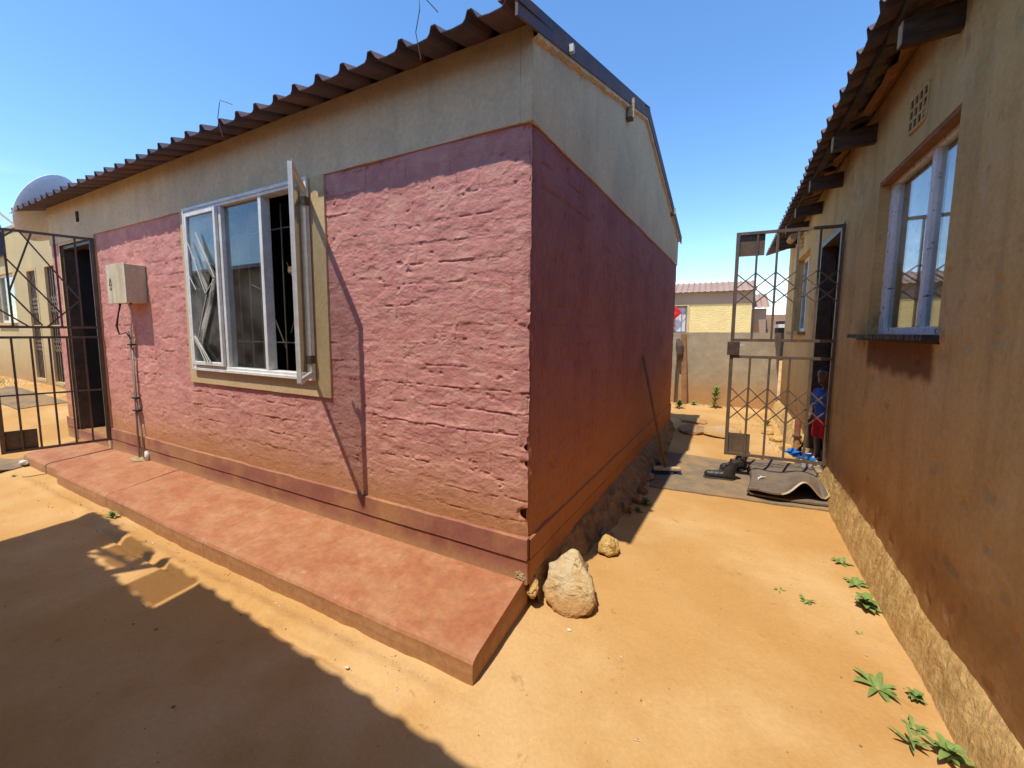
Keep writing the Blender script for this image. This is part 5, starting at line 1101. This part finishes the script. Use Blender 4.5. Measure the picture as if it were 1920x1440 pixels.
# ------------------------------------------------------------------ child in the doorway
def child():
    bx_, by_ = 1.815, 3.12; z0 = .02; f = Vector((-.80, -.60, 0)).normalized(); r_ = Vector((f.y, -f.x, 0))   # r_ = its right
    C = thing('person', 'small child in blue shirt and red shorts peeping from the tan house doorway', 'person', (bx_, by_, z0))
    def P(a, b, h): v = Vector((bx_, by_, z0))+f*a+r_*b; return (v.x, v.y, z0+h)
    S = .935
    def body(X, Y, Z):
        c = lambda a, b, r0, r1=None: cap(X, Y, Z, P(*a), P(*b), r0, r1)
        d = c((0, 0, .46), (0, 0, .62), .068, .072); d = smin(d, c((0, -.05, .66), (0, .05, .66), .045), .03); d = smin(d, c((0, 0, .66), (.005, 0, .74), .030, .028), .02)
        d = smin(d, c((.008, 0, .795), (.012, 0, .845), .068, .074), .02); d = smin(d, c((.05, 0, .775), (.04, 0, .78), .036), .02)
        d = smin(d, c((.074, 0, .795), (.082, 0, .785), .009, .010), .008)
        for s in (-1, 1):
            d = smin(d, c((.008, s*.076, .80), (.0, s*.080, .815), .010), .008)
            d = smin(d, c((0, s*.04, .44), (.01, s*.045, .25), .052, .038), .03); d = smin(d, c((.01, s*.045, .25), (0, s*.045, .05), .036, .024), .02); d = smin(d, c((-.01, s*.045, .02), (.085, s*.05, .018), .022, .020), .015)
            a_ = .06 if s > 0 else .02
            d = smin(d, c((0, s*.085, .655), (.0, s*.115, .53), .032, .026), .02); d = smin(d, c((0, s*.115, .53), (a_, s*.105, .42), .025, .019), .012)
            d = smin(d, c((a_, s*.105, .42), (a_+.012, s*.103, .385), .018, .018), .01)
            for k in range(4): d = smin(d, c((a_+.0+.009*(k-1.5), s*.103, .385), (a_+.018+.010*(k-1.5), s*.100, .345+.004*abs(k-1.5)), .0058, .0048), .003)
            d = smin(d, c((a_+.020, s*.098, .395), (a_+.036, s*.090, .372), .006, .005), .003)
        return d
    sdf_mesh('body', body, (bx_-.2, by_-.2, z0), (bx_+.2, by_+.2, z0+.95), .0055, M['skin'], C)
    def shirt(X, Y, Z):
        c = lambda a, b, r0, r1=None: cap(X, Y, Z, P(*a), P(*b), r0, r1)
        d = c((0, 0, .44), (0, 0, .62), .088, .082); d = smin(d, c((0, -.055, .655), (0, .055, .655), .053), .03)
        for s in (-1, 1): d = smin(d, c((0, s*.085, .655), (0, s*.108, .575), .043, .042), .02)
        d = d+.003*np.sin(Z*70+X*50); d = np.maximum(d, Z-z0-.712); d = np.maximum(d, .42+z0-Z)
        ar = np.minimum(c((0, .105, .58), (0, .13, .40), .06), c((0, -.105, .58), (0, -.13, .40), .06)); d = np.where((Z-z0 < .548), np.maximum(d, .088-0*Z-(.088-c((0, 0, .44), (0, 0, .62), 0.0))*1 if False else c((0, 0, .40), (0, 0, .66), .092)), d)
        return d
    sdf_mesh('shirt', shirt, (bx_-.2, by_-.2, z0+.38), (bx_+.2, by_+.2, z0+.75), .0065, M['shirt'], C)
    def shorts(X, Y, Z):
        c = lambda a, b, r0, r1=None: cap(X, Y, Z, P(*a), P(*b), r0, r1)
        d = c((0, 0, .42), (0, 0, .46), .080, .078)
        for s in (-1, 1): d = smin(d, c((0, s*.04, .42), (.008, s*.046, .20), .062, .054), .02)
        return np.maximum(np.maximum(d+.002*np.sin(Z*60), .215+z0-Z), Z-z0-.475)
    sdf_mesh('shorts', shorts, (bx_-.2, by_-.2, z0+.18), (bx_+.2, by_+.2, z0+.5), .0065, M['shorts'], C)
    for s in (-1, 1):
        mb = MB(); e0 = Vector(P(.068, s*.028, .825)); mb.tube([e0-f*.004, e0+f*.004, e0+f*.007], [.011, .010, .004], 8); ey = mb.build('eye', M['offwhite'], C)
        mb = MB(); mb.tube([e0+f*.005, e0+f*.009], [.006, .005], 8); mb.build('pupil', M['cable'], ey)
    mb = MB(); mb.tube([P(.082, -.018, .762), P(.087, 0, .760), P(.082, .018, .762)], [.003, .006, .003], 6); mb.build('mouth', mat('lips', (.10, .04, .03)), C)
    def hair(X, Y, Z): d = cap(X, Y, Z, P(.004, 0, .805), P(.008, 0, .850), .071, .0765); return np.maximum(d, (z0+.845)-Z+(( X-bx_)*f.x+(Y-by_)*f.y)*.6-.0)
    sdf_mesh('hair', hair, (bx_-.1, by_-.1, z0+.75), (bx_+.1, by_+.1, z0+.95), .005, mat('short_black_hair', (.018, .015, .013), None, bump=.8, bscale=200), C)
child()

# ------------------------------------------------------------------ weeds
def leaf_mb(base, dirh, L_, w, rise, droop, seg=6, notch=0):
    mb = MB(); d = Vector((math.cos(dirh), math.sin(dirh), 0)); s = Vector((-d.y, d.x, 0)); vs = []
    for i in range(seg+1):
        t = i/seg; p = Vector(base)+d*(L_*t)+Vector((0, 0, rise*math.sin(t*math.pi*.5)-droop*t*t)); ww = w*math.sin(math.pi*min(1, .12+t*.88))**.8*(1 if not (notch and i % 2) else .62)+.0006
        vs += [p-s*ww+Vector((0, 0, ww*.35)), p, p+s*ww+Vector((0, 0, ww*.35))]
    mb.add(vs, [(3*i+k, 3*i+k+1, 3*i+4+k, 3*i+3+k) for i in range(seg) for k in range(2)]); return mb
def weed(x, y, n, L_, w, label, seed, tall=0, m='leaf', notch=0, rise=.5):
    rr = random.Random(seed); z = float(gz(x, y))-.004; W_ = thing('weed', label, 'weed', (x, y, z))
    if tall: mb = MB(); mb.tube([(x, y, z), (x+.01, y, z+tall*.6), (x+.015, y, z+tall)], [.006, .004, .002], 5); mb.build('stem', M[m], W_)
    for i in range(n):
        a = i*2.4+rr.uniform(-.3, .3); q = rr.uniform(.65, 1.1); h = tall*(i/n)**.8 if tall else 0
        lm = leaf_mb((x+h*.06, y, z+h), a, L_*q*(1-.4*(h/tall if tall else 0)), w*rr.uniform(.8, 1.2), L_*rise*rr.uniform(.4, 1.1), L_*.3*rr.random(), notch=notch)
        lm.build('leaf', M[m], W_, smooth=True)
    return W_
weed(1.537, 1.255, 8, .060, .009, 'small weed at the tan footing, the one nearest the carpet', 1)
weed(1.545, 1.030, 9, .065, .011, 'small weed at the tan footing, second out from the carpet', 2)
weed(1.520, .800, 16, .075, .016, 'bushy green weed at the tan footing, third out from the carpet', 3, .05)
weed(1.40, .225, 12, .082, .009, 'large star-shaped weed with long leaves out in the path', 4, rise=.35)
weed(1.265, .720, 8, .045, .006, 'tiny weed sprig in the open path left of the footing weeds', 5)
weed(1.155, .760, 5, .032, .003, 'faintest grass sprig in the open path, leftmost of all', 6)
weed(1.510, .230, 12, .050, .009, 'low creeping weed between the star-shaped weed and the footing', 7, .02, notch=1)
weed(1.455, .080, 9, .040, .008, 'pale creeping weed closer to the bottom of the path by the footing', 17, notch=1)
weed(1.500, -.015, 12, .070, .010, 'broad-leaved weed at the bottom right corner beside the footing', 8, .05)
weed(1.415, -.010, 9, .065, .005, 'narrow-leaved weed left of the broad-leaved one at the bottom edge', 9, .03)
weed(1.44, .56, 5, .022, .004, 'two-leaf seedling in the path below the bushy footing weed', 10)
weed(-3.10, -.545, 14, .055, .009, 'bright green tuft growing at the foot of the red stoep', 11, .03)
weed(.36, 1.52, 12, .07, .011, 'dark weed in the shade beside the rubble footing', 12, .03, m='leaf2')
weed(.33, 1.36, 8, .05, .009, 'smaller dark weed in the shade just before the rubble stones', 18, .02, m='leaf2')
weed(.93, 6.30, 30, .15, .020, 'tall leafy weed standing against the far boundary wall', 13, .34, rise=.7)
weed(.35, 6.05, 24, .13, .018, 'leafy weed at the far corner of the pink house', 14, .12, m='leaf2')
weed(.58, 6.40, 16, .09, .014, 'low weed along the boundary wall between the plank and the tall weed', 15, .05)
weed(1.62, 5.25, 14, .09, .012, 'green tuft at the far end of the tan wall footing', 16, .06)
weed(-5.0, -.62, 8, .035, .005, 'little weed at the foot of the lower stoep slab', 19, .01)
weed(-8.75, .78, 14, .16, .02, 'weed clump by the first lattice door of the cream house', 20, .2)
# grass patches (uncountable)
def grass(name, cx, cy, rx, ry, n, h, seed):
    rr = np.random.RandomState(seed); mb = MB()
    for _ in range(n):
        x, y = cx+rr.normal()*rx, cy+rr.normal()*ry; z = float(gz(x, y))-.005; a = rr.uniform(0, 6.28); hh = h*rr.uniform(.4, 1); w = .004; l_ = rr.normal(size=2)*hh*.5
        mb.add([(x-w*math.cos(a), y-w*math.sin(a), z), (x+w*math.cos(a), y+w*math.sin(a), z), (x+l_[0], y+l_[1], z+hh)], [(0,1,2)])
    mb.build(name, M['grass'], kind='stuff', loc=(cx, cy, 0))
grass('grass', -11.6, .1, .6, .25, 1500, .14, 1); grass('grass', .75, 6.42, .35, .05, 260, .05, 2); grass('grass', 1.45, 5.6, .2, .5, 160, .04, 3); grass('grass', 1.60, 4.3, .05, .5, 120, .05, 4)
# loose grit, straw and pebbles
def litter():
    rr = np.random.RandomState(9); mb = MB()
    for i in range(1000):
        x, y = rr.uniform(-4.5, 1.55), rr.uniform(-1.3, 2.0)
        if i % 3 == 0: x, y = rr.uniform(-4.6, 0), -.57+rr.normal()*.06
        if i % 7 == 0: y = rr.uniform(-1.0, 6.3); x = XB(y)-.13-abs(rr.normal())*.06
        if y > -.52 and x < .18+.07*y: continue
        r_ = abs(rr.normal())*.0022+.0012; z = float(gz(x, y))+.0015; a = rr.uniform(0, 6.28); k = rr.uniform(.6, 1.2)
        mb.k = 0 if rr.rand() < .6 else (1 if rr.rand() < .7 else 2)
        vs = [(x+r_*math.cos(a+t)*k, y+r_*math.sin(a+t), z) for t in (0, 1.6, 3.1, 4.7)]+[(x, y, z+r_*.9), (x, y, z-r_)]
        mb.add(vs, [(0,1,4), (1,2,4), (2,3,4), (3,0,4), (1,0,5), (2,1,5), (3,2,5), (0,3,5)])
        if rr.rand() < .10:
            mb.k = 2; L_ = rr.uniform(.008, .028); mb.beam((x+.01, y, z+.002), (x+.01+L_*math.cos(a), y+L_*math.sin(a), z+.003), .0012, .0012)
    mb.build('grit', [M['stone'], M['rubble'], M['offwhite']], kind='stuff', loc=(0, 0, -.12))
litter()
for i, (x, y, lb) in enumerate(((.232, -.035, 'white chip lying just in front of the large rock'), (-1.06, -.62, 'pale curled plaster scrap on the earth by the stoep'), (-.52, -.66, 'pale flake on the earth near the house shadow edge'))):
    hull_rock('plaster_chip', (x, y, float(gz(x, y))+.004), (.011+.008*(i == 1), .008, .004), M['offwhite'], 80+i, lb, 'plaster chip', n=12, sub=1)
